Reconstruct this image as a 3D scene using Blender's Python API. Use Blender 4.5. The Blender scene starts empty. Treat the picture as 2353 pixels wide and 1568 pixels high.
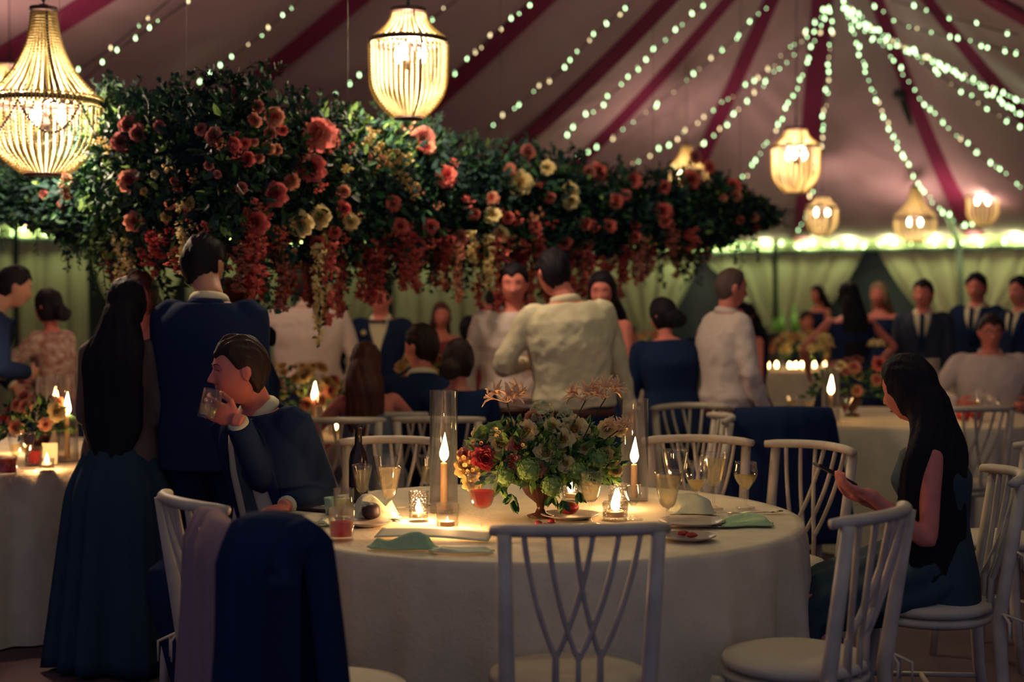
import bpy, bmesh, math, random
import numpy as np
from mathutils import Vector, Matrix, Quaternion
from mathutils.bvhtree import BVHTree
PI = math.pi
R = math.radians
rnd = random.Random(7)
scene = bpy.context.scene
COL = scene.collection

# ------------------------------------------------------------------ camera
F = 3360.0
CX, CY = 1176.5, 784.0
CAMZ = 1.5
PITCH = math.atan(89.0 / F)
cam_data = bpy.data.cameras.new('camera')
cam = bpy.data.objects.new('camera', cam_data)
COL.objects.link(cam)
cam.location = (0, 0, CAMZ)
cam.rotation_euler = (PI / 2 - PITCH, 0, 0)
cam_data.sensor_width = 36
cam_data.lens = F * 36 / 2353
cam_data.clip_start = .05
cam_data.dof.use_dof = True
cam_data.dof.focus_distance = 5.0
cam_data.dof.aperture_fstop = 1.7
scene.camera = cam

def ray(px, py):
    u = (px - CX) / F; v = (CY - py) / F
    c, s = math.cos(PITCH), math.sin(PITCH)
    return Vector((u, c + v * s, v * c - s))

def at(px, py, Y):
    d = ray(px, py)
    return Vector((0, 0, CAMZ)) + d * (Y / d.y)

def on_plane(px, py, z):
    d = ray(px, py)
    return Vector((0, 0, CAMZ)) + d * ((z - CAMZ) / d.z)

# ------------------------------------------------------------------ tagging
def tag(o, label=None, cat=None, group=None, kind=None):
    if label: o['label'] = label
    if cat: o['category'] = cat
    if group: o['group'] = group
    if kind: o['kind'] = kind
    return o

def thing(name, label, cat, loc=(0, 0, 0), rz=0, group=None):
    o = bpy.data.objects.new(name, None)
    COL.objects.link(o)
    o.empty_display_size = .05
    o.location = loc
    o.rotation_euler = (0, 0, rz)
    return tag(o, label, cat, group)

def dup(o, parent=None, label=None, group=None):
    c = o.copy(); COL.objects.link(c)
    if parent is not None: c.parent = parent
    for ch in o.children:
        dup(ch, c)
    if label: c['label'] = label
    if group: c['group'] = group
    return c

# ------------------------------------------------------------------ mesh builder
class MB:
    def __init__(self):
        self.v = []; self.f = []; self.m = []
    def add(self, vs, fs, mi=0):
        b = len(self.v)
        self.v.extend(tuple(p) for p in vs)
        for f in fs:
            self.f.append(tuple(i + b for i in f)); self.m.append(mi)
        return self
    def box(self, c, s, rot=None, mi=0):
        c = Vector(c); vs = []
        for sx in (-.5, .5):
            for sy in (-.5, .5):
                for sz in (-.5, .5):
                    p = Vector((sx * s[0], sy * s[1], sz * s[2]))
                    if rot is not None: p = rot @ p
                    vs.append(c + p)
        return self.add(vs, [(0, 1, 3, 2), (4, 6, 7, 5), (0, 4, 5, 1), (2, 3, 7, 6), (0, 2, 6, 4), (1, 5, 7, 3)], mi)
    def lathe(self, prof, segs=32, c=(0, 0, 0), mi=0, wob=None, closed=False):
        vs = []; fs = []; n = len(prof)
        for i, (r, z) in enumerate(prof):
            for k in range(segs):
                a = 2 * PI * k / segs
                rr = max(r, 1e-5) * (wob(a, i, z) if wob else 1)
                vs.append((c[0] + rr * math.cos(a), c[1] + rr * math.sin(a), c[2] + z))
        m = n if closed else n - 1
        for i in range(m):
            j = (i + 1) % n
            for k in range(segs):
                l = (k + 1) % segs
                fs.append((i * segs + k, i * segs + l, j * segs + l, j * segs + k))
        return self.add(vs, fs, mi)
    def rings(self, rings, cap=True, mi=0):
        n = len(rings[0]); vs = [p for r in rings for p in r]; fs = []
        for i in range(len(rings) - 1):
            for k in range(n):
                l = (k + 1) % n
                fs.append((i * n + k, i * n + l, (i + 1) * n + l, (i + 1) * n + k))
        if cap:
            fs.append(tuple(reversed(range(n))))
            fs.append(tuple((len(rings) - 1) * n + k for k in range(n)))
        return self.add(vs, fs, mi)
    def tube(self, pts, rad, segs=8, cap=True, mi=0, flat=None):
        pts = [Vector(p) for p in pts]
        n = len(pts)
        if not hasattr(rad, '__len__'): rad = [rad] * n
        t0 = (pts[1] - pts[0]).normalized()
        ref = Vector((0, 0, 1)) if abs(t0.z) < .9 else Vector((1, 0, 0))
        side = t0.cross(ref).normalized()
        rings = []
        for i, p in enumerate(pts):
            t = (pts[min(i + 1, n - 1)] - pts[max(i - 1, 0)])
            if t.length < 1e-9: t = t0
            t.normalize()
            side = (side - t * side.dot(t))
            if side.length < 1e-6: side = t.orthogonal()
            side.normalize()
            up = t.cross(side)
            r = rad[i]
            ra, rb = (r, r * flat) if flat else (r, r)
            rings.append([p + side * (ra * math.cos(2 * PI * k / segs)) + up * (rb * math.sin(2 * PI * k / segs)) for k in range(segs)])
        return self.rings(rings, cap, mi)
    def ell(self, c, r, rot=None, nu=14, nv=10, mi=0):
        c = Vector(c)
        if not hasattr(r, '__len__'): r = (r, r, r)
        vs = []; fs = []
        for i in range(1, nv):
            th = PI * i / nv
            for k in range(nu):
                a = 2 * PI * k / nu
                p = Vector((r[0] * math.sin(th) * math.cos(a), r[1] * math.sin(th) * math.sin(a), r[2] * math.cos(th)))
                if rot is not None: p = rot @ p
                vs.append(c + p)
        top = Vector((0, 0, r[2])); bot = Vector((0, 0, -r[2]))
        if rot is not None: top = rot @ top; bot = rot @ bot
        vs.append(c + top); vs.append(c + bot)
        T = len(vs) - 2; B = len(vs) - 1
        for i in range(nv - 2):
            for k in range(nu):
                l = (k + 1) % nu
                fs.append((i * nu + k, (i + 1) * nu + k, (i + 1) * nu + l, i * nu + l))
        for k in range(nu):
            l = (k + 1) % nu
            fs.append((T, k, l))
            fs.append((B, (nv - 2) * nu + l, (nv - 2) * nu + k))
        return self.add(vs, fs, mi)
    def grid(self, fn, nu, nv, mi=0, closed_u=False):
        vs = [fn(i / (nu - (0 if closed_u else 1)), j / (nv - 1)) for j in range(nv) for i in range(nu)]
        fs = []
        for j in range(nv - 1):
            for i in range(nu if closed_u else nu - 1):
                k = (i + 1) % nu
                fs.append((j * nu + i, j * nu + k, (j + 1) * nu + k, (j + 1) * nu + i))
        return self.add(vs, fs, mi)
    def xf(self, M):
        self.v = [tuple(M @ Vector(p)) for p in self.v]
        return self
    def mesh(self, name, mats, smooth=True):
        me = bpy.data.meshes.new(name)
        me.from_pydata(self.v, [], self.f)
        if not isinstance(mats, (list, tuple)): mats = [mats]
        for m in mats: me.materials.append(m)
        if len(mats) > 1:
            me.polygons.foreach_set('material_index', self.m)
        me.polygons.foreach_set('use_smooth', [smooth] * len(me.polygons))
        me.update()
        return me
    def obj(self, name, mats, parent=None, smooth=True, solid=0, sub=0, bevel=0, loc=None, rot=None, auto=None):
        me = self.mesh(name, mats, smooth)
        o = bpy.data.objects.new(name, me)
        COL.objects.link(o)
        if parent is not None: o.parent = parent
        if loc is not None: o.location = loc
        if rot is not None: o.rotation_euler = rot
        if solid:
            m = o.modifiers.new('solid', 'SOLIDIFY'); m.thickness = solid; m.offset = 0
        if bevel:
            m = o.modifiers.new('bev', 'BEVEL'); m.width = bevel; m.segments = 2
        if sub:
            m = o.modifiers.new('sub', 'SUBSURF'); m.levels = sub; m.render_levels = sub
        return o

def link_mesh(name, me, parent=None, loc=None, rot=None, scale=None):
    o = bpy.data.objects.new(name, me); COL.objects.link(o)
    if parent is not None: o.parent = parent
    if loc is not None: o.location = loc
    if rot is not None: o.rotation_euler = rot
    if scale is not None: o.scale = scale if hasattr(scale, '__len__') else (scale,) * 3
    return o

def voxel(mb, name, mat, parent, vox=.01, smooth=4, loc=None):
    """one continuous skin over overlapping closed pieces"""
    me = mb.mesh('tmp', mat)
    o = bpy.data.objects.new('tmp', me); COL.objects.link(o)
    m = o.modifiers.new('r', 'REMESH'); m.mode = 'VOXEL'; m.voxel_size = vox; m.use_smooth_shade = True
    if smooth:
        m = o.modifiers.new('s', 'SMOOTH'); m.factor = .5; m.iterations = smooth
    dg = bpy.context.evaluated_depsgraph_get()
    me2 = bpy.data.meshes.new_from_object(o.evaluated_get(dg))
    bpy.data.objects.remove(o); bpy.data.meshes.remove(me)
    me2.name = name
    me2.materials.clear(); me2.materials.append(mat)
    me2.polygons.foreach_set('use_smooth', [True] * len(me2.polygons))
    return link_mesh(name, me2, parent, loc)

# ------------------------------------------------------------------ materials
MATS = {}
def mat(name, color, rough=.6, metal=0, spec=.4, bump=0, bscale=40, bstretch=(1, 1, 1), var=0, vscale=6,
        emit=None, estr=0, sss=0, sheen=0, trans=0, color2=None, translucent=0):
    if name in MATS: return MATS[name]
    m = bpy.data.materials.new(name); m.use_nodes = True
    nt = m.node_tree; N = nt.nodes; L = nt.links
    b = N['Principled BSDF']; out = N['Material Output']
    b.inputs['Base Color'].default_value = (*color, 1)
    b.inputs['Roughness'].default_value = rough
    b.inputs['Metallic'].default_value = metal
    b.inputs['Specular IOR Level'].default_value = spec
    tc = N.new('ShaderNodeTexCoord')
    if var or color2:
        nz = N.new('ShaderNodeTexNoise'); nz.inputs['Scale'].default_value = vscale; nz.inputs['Detail'].default_value = 5
        L.new(tc.outputs['Object'], nz.inputs['Vector'])
        mx = N.new('ShaderNodeMix'); mx.data_type = 'RGBA'
        c2 = color2 or tuple(min(1, c * (1 + var)) for c in color)
        c1 = color if color2 else tuple(c * (1 - var) for c in color)
        rp = N.new('ShaderNodeMapRange'); rp.inputs[1].default_value = .35; rp.inputs[2].default_value = .65
        L.new(nz.outputs['Fac'], rp.inputs[0]); L.new(rp.outputs[0], mx.inputs[0])
        mx.inputs[6].default_value = (*c1, 1); mx.inputs[7].default_value = (*c2, 1)
        L.new(mx.outputs[2], b.inputs['Base Color'])
    if bump:
        mp = N.new('ShaderNodeMapping'); mp.inputs['Scale'].default_value = bstretch
        nz2 = N.new('ShaderNodeTexNoise'); nz2.inputs['Scale'].default_value = bscale; nz2.inputs['Detail'].default_value = 4
        L.new(tc.outputs['Object'], mp.inputs[0]); L.new(mp.outputs[0], nz2.inputs['Vector'])
        bp = N.new('ShaderNodeBump'); bp.inputs['Strength'].default_value = bump; bp.inputs['Distance'].default_value = .01
        L.new(nz2.outputs['Fac'], bp.inputs['Height']); L.new(bp.outputs[0], b.inputs['Normal'])
    if emit:
        b.inputs['Emission Color'].default_value = (*emit, 1); b.inputs['Emission Strength'].default_value = estr
    if sheen:
        b.inputs['Sheen Weight'].default_value = sheen
    if translucent:
        tr = N.new('ShaderNodeBsdfTranslucent'); tr.inputs['Color'].default_value = (*(color2 or color), 1)
        ms = N.new('ShaderNodeMixShader'); ms.inputs[0].default_value = translucent
        L.new(b.outputs[0], ms.inputs[1]); L.new(tr.outputs[0], ms.inputs[2]); L.new(ms.outputs[0], out.inputs[0])
    MATS[name] = m
    return m

def emissive(name, color, strength, sample=False):
    if name in MATS: return MATS[name]
    m = mat(name, color, emit=color, estr=strength)
    m.cycles.emission_sampling = 'FRONT' if sample else 'NONE'
    return m

def thin_glass(name, tint=(1, 1, 1), base=.05, edge=.6, rough=.03, tex=0):
    m = bpy.data.materials.new(name); m.use_nodes = True
    nt = m.node_tree; N = nt.nodes; L = nt.links
    N.remove(N['Principled BSDF'])
    tr = N.new('ShaderNodeBsdfTransparent'); tr.inputs[0].default_value = (*tint, 1)
    gl = N.new('ShaderNodeBsdfGlossy'); gl.inputs['Roughness'].default_value = rough
    lw = N.new('ShaderNodeLayerWeight'); lw.inputs[0].default_value = .18
    mr = N.new('ShaderNodeMapRange'); mr.inputs[3].default_value = base; mr.inputs[4].default_value = edge
    L.new(lw.outputs['Facing'], mr.inputs[0])
    ms = N.new('ShaderNodeMixShader')
    L.new(mr.outputs[0], ms.inputs[0]); L.new(tr.outputs[0], ms.inputs[1]); L.new(gl.outputs[0], ms.inputs[2])
    if tex:
        tc = N.new('ShaderNodeTexCoord'); wv = N.new('ShaderNodeTexVoronoi'); wv.inputs['Scale'].default_value = tex
        L.new(tc.outputs['Object'], wv.inputs['Vector'])
        bp = N.new('ShaderNodeBump'); bp.inputs['Strength'].default_value = .8; bp.inputs['Distance'].default_value = .004
        L.new(wv.outputs['Distance'], bp.inputs['Height']); L.new(bp.outputs[0], gl.inputs['Normal']); L.new(bp.outputs[0], lw.inputs['Normal'])
    L.new(ms.outputs[0], N['Material Output'].inputs[0])
    return m

GLASS = thin_glass('clear_glass', base=.03, edge=.95, rough=.03)
CUT = thin_glass('cut_glass', base=.16, edge=.7, rough=.08, tex=130)
def liquid(name, c, a):
    m = bpy.data.materials.new(name); m.use_nodes = True; N = m.node_tree.nodes; L = m.node_tree.links; N.remove(N['Principled BSDF'])
    t = N.new('ShaderNodeBsdfTransparent'); t.inputs[0].default_value = tuple(.35 + .65 * x for x in c) + (1,)
    b = N.new('ShaderNodeBsdfTranslucent'); b.inputs[0].default_value = (*c, 1); d = N.new('ShaderNodeBsdfGlossy'); d.inputs['Roughness'].default_value = .08
    s = N.new('ShaderNodeMixShader'); s.inputs[0].default_value = a; s2 = N.new('ShaderNodeMixShader'); s2.inputs[0].default_value = .06
    L.new(t.outputs[0], s.inputs[1]); L.new(b.outputs[0], s.inputs[2]); L.new(s.outputs[0], s2.inputs[1]); L.new(d.outputs[0], s2.inputs[2]); L.new(s2.outputs[0], N['Material Output'].inputs[0]); return m
DRINK = liquid('clear_drink', (.95, .85, .6), .22)
REDDRINK = mat('red_drink', (.55, .04, .03), rough=.1, translucent=.6)
PINKDRINK = mat('pink_drink', (.75, .16, .12), rough=.1, translucent=.75)
WINE = liquid('white_wine', (.95, .78, .4), .4)
LINEN = mat('cream_linen', (.74, .66, .50), .85, bump=.25, bscale=60, var=.06, vscale=9, spec=.2)
NAPKIN = mat('napkin_linen', (.7, .74, .52), .85, bump=.4, bscale=50, spec=.2)
NAPGREEN = mat('napkin_green', (.42, .62, .36), .85, bump=.4, bscale=50, spec=.2)
CHAIRWOOD = mat('cream_painted_wood', (.58, .50, .40), .5, bump=.15, bscale=30, bstretch=(1, 1, .1), var=.12, vscale=12)
CUSHION = mat('ivory_cushion', (.62, .55, .44), .9, bump=.3, bscale=50, spec=.15)
SUIT = mat('dark_navy_suit', (.015, .028, .078), .9, bump=.2, bscale=14, spec=.05)
BLACKCLOTH = mat('black_cloth', (.014, .027, .078), .9, bump=.2, bscale=18, spec=.05)
CREAMCLOTH = mat('white_shirt', (.72, .66, .46), .8, bump=1.0, bscale=7, bstretch=(1, 1, .5), spec=.2)
PINKSHIRT = mat('warm_white_shirt', (.7, .58, .54), .8, bump=1.0, bscale=7, bstretch=(1, 1, .5), spec=.2)
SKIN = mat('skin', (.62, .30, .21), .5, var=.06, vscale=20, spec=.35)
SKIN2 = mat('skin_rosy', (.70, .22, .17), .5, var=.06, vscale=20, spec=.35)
LIPS = mat('lips', (.42, .12, .10), .45)
HAIRDARK = mat('dark_brown_hair', (.013, .011, .018), .6, bump=.7, bscale=60, bstretch=(1, 1, .08), spec=.12)
HAIRBROWN = mat('brown_hair', (.032, .017, .017), .55, bump=.7, bscale=60, bstretch=(1, 1, .08), spec=.2)
HAIRAUB = mat('auburn_hair', (.085, .024, .018), .5, bump=.7, bscale=60, bstretch=(1, 1, .08), spec=.3)
HAIRGREY = mat('grey_hair', (.10, .065, .06), .6, bump=.7, bscale=60, bstretch=(1, 1, .2), spec=.3)
WHITEEYE = mat('eye_white', (.7, .62, .56), .25)
IRIS = mat('iris', (.03, .02, .015), .15)
SHOE = mat('black_leather', (.015, .015, .02), .3)
WAX = mat('candle_wax', (.85, .62, .38), .4, translucent=.45)
FLAME = emissive('candle_flame', (1, .55, .2), 55)
WICK = mat('wick', (.02, .015, .01), .9)

GAIN = {'candle_light': 21, 'votive_light': 19, 'chandelier_lamp': 4.5, 'eave_lamp': 1.9, 'bar_lamp': 3}
def point(name, loc, power, color, radius=.02, parent=None):
    power *= GAIN.get(name, 1)
    l = bpy.data.lights.new(name, 'POINT'); l.energy = power; l.color = color; l.shadow_soft_size = radius
    o = bpy.data.objects.new(name, l); COL.objects.link(o); o.location = loc
    if parent is not None: o.parent = parent
    return o
WARM = (1, .50, .19)
# ================================================================== TENT
EAVE = 2.45
PER = [(-13.5, 2), (-12.5, 7), (-10.5, 12), (-7.8, 15.5), (-6.05, 17.3), (-5.04, 18.3), (-2, 20.6), (0.8, 22), (3.1, 22.4),
       (5.7, 20.8), (6.97, 19.9), (9.5, 17), (11.5, 12), (12.5, 7), (13, 2)]
def per_at(px):
    k = (px - CX) / F
    for (x0, y0), (x1, y1) in zip(PER, PER[1:]):
        d0 = x0 - k * y0; d1 = x1 - k * y1
        if d0 <= 0 <= d1 and d1 != d0:
            t = -d0 / (d1 - d0)
            return Vector((x0 + t * (x1 - x0), y0 + t * (y1 - y0), 0))
    return Vector((*PER[-1], 0))
PLEN = [0]
for (x0, y0), (x1, y1) in zip(PER, PER[1:]): PLEN.append(PLEN[-1] + math.hypot(x1 - x0, y1 - y0))
def per_s(s):
    s = max(0, min(PLEN[-1] - 1e-6, s))
    for i in range(len(PER) - 1):
        if PLEN[i + 1] >= s:
            t = (s - PLEN[i]) / (PLEN[i + 1] - PLEN[i])
            a, b = PER[i], PER[i + 1]
            d = Vector((b[0] - a[0], b[1] - a[1], 0)).normalized()
            return Vector((a[0] + t * (b[0] - a[0]), a[1] + t * (b[1] - a[1]), 0)), d
def s_of(p):
    best = (1e9, 0)
    for i in range(len(PER) - 1):
        a = Vector((*PER[i], 0)); b = Vector((*PER[i + 1], 0)); d = b - a
        t = max(0, min(1, (p - a).dot(d) / d.length_squared)); q = a + d * t
        if (q - p).length < best[0]: best = ((q - p).length, PLEN[i] + t * d.length)
    return best[1]

ROOF = mat('tent_canvas', (.52, .33, .42), .9, bump=.25, bscale=3, spec=.1, var=.08, vscale=.7)
RIB = mat('burgundy_webbing', (.24, .030, .10), .9, spec=.1)
PK = Vector((3.28, 15, 6.0))
def Z(p, z=EAVE): return Vector((p.x, p.y, z))
def V(*a): return Vector(a)
# (eave point, ridge point, mid point on seam or None)
SEAMS = [
    (V(-13.5, 2, EAVE), V(-.3, 1, 6), None),
    (V(-12.5, 7, EAVE), V(.6, 4.5, 6), None),
    (Z(per_at(-900)), V(1.3, 7.5, 6), at(115, 55, 10.7)),
    (Z(per_at(50)), V(1.55, 8.5, 5.8), at(680, 105, 13)),
    (Z(per_at(650)), V(2.05, 10.5, 5.5), at(1040, 190, 15.1)),
    (Z(per_at(880)), V(2.7, 12.8, 5.75), at(1265, 262, 16.6)),
    (Z(per_at(1130)), PK, at(1440, 252, 18.2)),
    (Z(per_at(1520)), PK, at(1658, 262, 18.6)),
    (Z(per_at(1840)), PK, at(1860, 330, 18.3)),
    (Z(per_at(2240)), PK, at(2136, 303, 17.8)),
    (Z(per_at(2620)), PK, at(2310, 204, 15.6)),
    (V(11.5, 12, EAVE), V(2.7, 12.2, 5.9), at(2560, 130, 12.5)),
    (V(12.5, 7, EAVE), V(1.5, 7.5, 6), None),
    (V(13, 2, EAVE), V(-.3, 1, 6), None),
]
def seam_curve(s, n=25):
    a, b, m = s
    if m is None: m = (a + b) / 2 - V(0, 0, .45)
    c = 2 * m - .5 * (a + b)
    return [a * (1 - t) ** 2 + c * 2 * t * (1 - t) + b * t * t for t in [i / (n - 1) for i in range(n)]]
curves = [seam_curve(s) for s in SEAMS]
roof = MB()
for ca, cb in zip(curves, curves[1:]):
    def fn(u, v, ca=ca, cb=cb):
        i = min(len(ca) - 1, round(v * (len(ca) - 1)))
        p = ca[i].lerp(cb[i], u)
        w = (ca[i] - cb[i]).length
        return p - V(0, 0, .018 * w * 4 * u * (1 - u))
    roof.grid(fn, 9, 25)
roof_o = roof.obj('ceiling', ROOF)
tag(roof_o, kind='structure')
roof_bvh = BVHTree.FromPolygons([Vector(p) for p in roof.v], roof.f)
def roof_hit(px, py, k=.95):
    o = V(0, 0, CAMZ); d = ray(px, py).normalized()
    h = roof_bvh.ray_cast(o, d)
    if h[0] is None: return at(px, py, 15)
    return o + d * (h[3] * k)
for n, c in enumerate(curves[1:-1]):
    mb = MB()
    rings = []
    for i, p in enumerate(c):
        t = (c[min(i + 1, 24)] - c[max(i - 1, 0)]).normalized()
        side = t.cross(V(0, 0, 1)).normalized(); up = side.cross(t)
        p = p - up * .035
        w = .115
        rings.append([p + side * w - up * .01, p + side * w + up * .01, p - side * w + up * .01, p - side * w - up * .01])
    mb.rings(rings)
    tag(mb.obj('trim_%d' % (n + 1), RIB, smooth=False), kind='structure')

# floor
mb = MB(); mb.box((0, 11, -.05), (30, 26, .1))
FLOOR = mat('dark_mat_floor', (.085, .055, .07), .85, bump=.2, bscale=20, var=.15, vscale=1.5)
tag(mb.obj('floor', FLOOR, smooth=False), kind='structure')

# walls: dark clear-vinyl wall outside, sheer curtains inside
WALLM = mat('night_wall', (.022, .032, .045), .35, var=.3, vscale=.6)
def wall_strip(name, s0, s1, off, z0, z1, m, thick=.04):
    mb = MB(); n = max(2, int((s1 - s0) / .4)); rings = []
    for i in range(n + 1):
        p, d = per_s(s0 + (s1 - s0) * i / n); nrm = V(-d.y, d.x, 0)  # outward (left of travel = away)
        a = p + nrm * off; b = p + nrm * (off + thick)
        rings.append([V(a.x, a.y, z0), V(a.x, a.y, z1), V(b.x, b.y, z1), V(b.x, b.y, z0)])
    mb.rings(rings)
    return tag(mb.obj(name, m, smooth=False), kind='structure')
sA = PLEN[3]; sB = PLEN[10]
wall_strip('wall_left', 0, sA, .30, 0, EAVE, WALLM)
wall_strip('wall_back', sA, sB, .30, 0, EAVE, WALLM)
wall_strip('wall_right', sB, PLEN[-1], .30, 0, EAVE, WALLM)
VAL = mat('valance_canvas', (.70, .76, .48), .9, spec=.1, translucent=.25)
wall_strip('trim_20', PLEN[2], PLEN[-3], -.03, EAVE - .17, EAVE - .01, VAL, .02)
EDGE = mat('eave_pipe', (.02, .03, .035), .5)
wall_strip('trim_21', PLEN[2], PLEN[-3], -.06, EAVE - .21, EAVE - .17, EDGE, .05)
DADO = mat('dark_dado', (.16, .06, .05), .8)
CURT = mat('sheer_curtain', (.50, .46, .33), .9, spec=.1, translucent=.35)
def curtain(cs, w, tie=True, fold=.05):
    """one gathered drape hanging from the eave, cinched part way down"""
    p0, d = per_s(cs)
    mb = MB()
    def fn(u, v):
        z = EAVE - .19 - v * (EAVE - .21)
        if tie:
            k = abs(v - .52) / .52
            half = w / 2 * (.16 + .84 * min(1, k) ** .6) if v < .52 else w / 2 * (.16 + .45 * ((v - .52) / .48) ** .7)
        else: half = w / 2
        s = cs + (u - .5) * 2 * half
        p, dd = per_s(s); nn = V(-dd.y, dd.x, 0)
        amp = fold * (.35 + .65 * min(1, v * 3))
        off = amp * math.sin(u * w * 19 + 1.3 * math.sin(u * 31)) + .1
        return V(p.x, p.y, 0) + nn * off + V(0, 0, z)
    mb.grid(fn, int(w * 26), 22)
    return mb
s0 = s_of(per_at(-250)); 
cps = [(-420, 1), (-130, 0), (95, 0), (330, 1), (560, 0), (800, 1), (1040, 0), (1290, 1), (1490, 1), (1795, 1), (2215, 1), (2600, 1)]
for i, (px, tied) in enumerate(cps):
    s = s_of(per_at(px))
    a = s_of(per_at(cps[i - 1][0])) if i else s - 2.2
    b = s_of(per_at(cps[i + 1][0])) if i < len(cps) - 1 else s + 3
    w = (b - a) / 2 * 1.02
    o = curtain(s, w, bool(tied)).obj('curtain', CURT)
    where = ['far left beside the tall chandelier', 'behind the suited person at the frame edge', 'behind the woman in the floral blouse', 'behind the long-haired woman',
             'behind the man in the dark suit', 'behind the man in the bow tie', 'behind the middle of the flower cloud', 'behind the cream-shirted back',
             'left of the balding man in profile', 'in the bay above the bar bottles', 'behind the two suits at the right', 'at the right edge of the frame'][i]
    tag(o, 'sheer cream drape hanging from the tent eave, ' + where, 'curtain', 'drapes around the tent wall')

# quarter pole
mb = MB(); a = at(2066, 214, 17.2); b = at(2203, 560, 20.3)
mb.tube([a, b], .035, 10); mb.tube([b, V(b.x + .12, b.y, 0)], .035, 10)
for t in (0.0, .42, .6): mb.tube([a.lerp(b, t) - V(.06, 0, .0), a.lerp(b, t) + V(.06, 0, -.03)], .05, 8)
tag(mb.obj('tent_pole', EDGE), 'thin dark tent pole leaning along the burgundy seam at the right', 'pole')
for px, lab in ((1777, 'slim dark side pole under the eave left of the far chandeliers'), (47, 'slim dark side pole under the eave behind the left chandelier')):
    p = per_at(px); mb = MB(); mb.lathe([(.035, 0), (.035, EAVE - .05), (.05, EAVE - .05), (.05, EAVE - .02), (0, EAVE - .02)], 10)
    tag(mb.obj('tent_pole', EDGE, loc=(p.x, p.y - .14, 0)), lab, 'pole')

# ------------------------------------------------------------------ STRING LIGHTS
BULB = emissive('string_bulb', (.60, 1, .48), 4.5)
BULBW = emissive('string_bulb_warm', (1, .80, .42), 2.2)
BULBG = emissive('eave_bulb', (.66, 1, .42), 5)
CORD = mat('dark_cord', (.015, .02, .02), .6)
bm_ = MB(); bm_.lathe([(0, -.020), (.008, -.014), (.0115, -.004), (.010, .004), (.005, .011), (.005, .018), (0, .018)], 8)
bulb_me = bm_.mesh('bulb', BULB); bm2 = MB(); bm2.v = bm_.v; bm2.f = bm_.f; bm2.m = bm_.m
bulbw_me = bm2.mesh('bulb', BULBW); bulbg_me = bm2.mesh('bulb', BULBG)
def interp(pts, t):
    n = len(pts) - 1; L = [0]
    for a, b in zip(pts, pts[1:]): L.append(L[-1] + math.dist(a, b))
    s = t * L[-1]
    for i in range(n):
        if L[i + 1] >= s - 1e-9:
            k = (s - L[i]) / max(1e-9, L[i + 1] - L[i])
            return tuple(a + k * (b - a) for a, b in zip(pts[i], pts[i + 1]))
    return pts[-1]
def string(label, pts, n, k=.95, me=None, warm=.3, jit=4):
    root = None
    path = [roof_hit(*interp(pts, i / 30), k) for i in range(31)]
    c = sum(path, Vector()) / len(path)
    root = thing('string_light', label, 'string light', path[0], group='fairy light strings under the tent roof')
    mb = MB(); mb.tube([p - path[0] for p in path], .006, 4); mb.obj('cord', CORD, root)
    n = int(n * .82)
    for i in range(n):
        t = (i + .5 + rnd.uniform(-.4, .4)) / n
        px, py = interp(pts, t)
        p = roof_hit(px + rnd.uniform(-jit, jit), py + rnd.uniform(-jit, jit), k)
        use = me or (bulbw_me if rnd.random() < warm else bulb_me)
        sc = rnd.choice((1.15, 1.2, 1.0, .5, .7)) * (p - V(0, 0, CAMZ)).length / 15
        link_mesh('bulb', use, root, p - path[0], (rnd.uniform(-.3, .3), rnd.uniform(-.3, .3), 0), sc)
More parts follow.
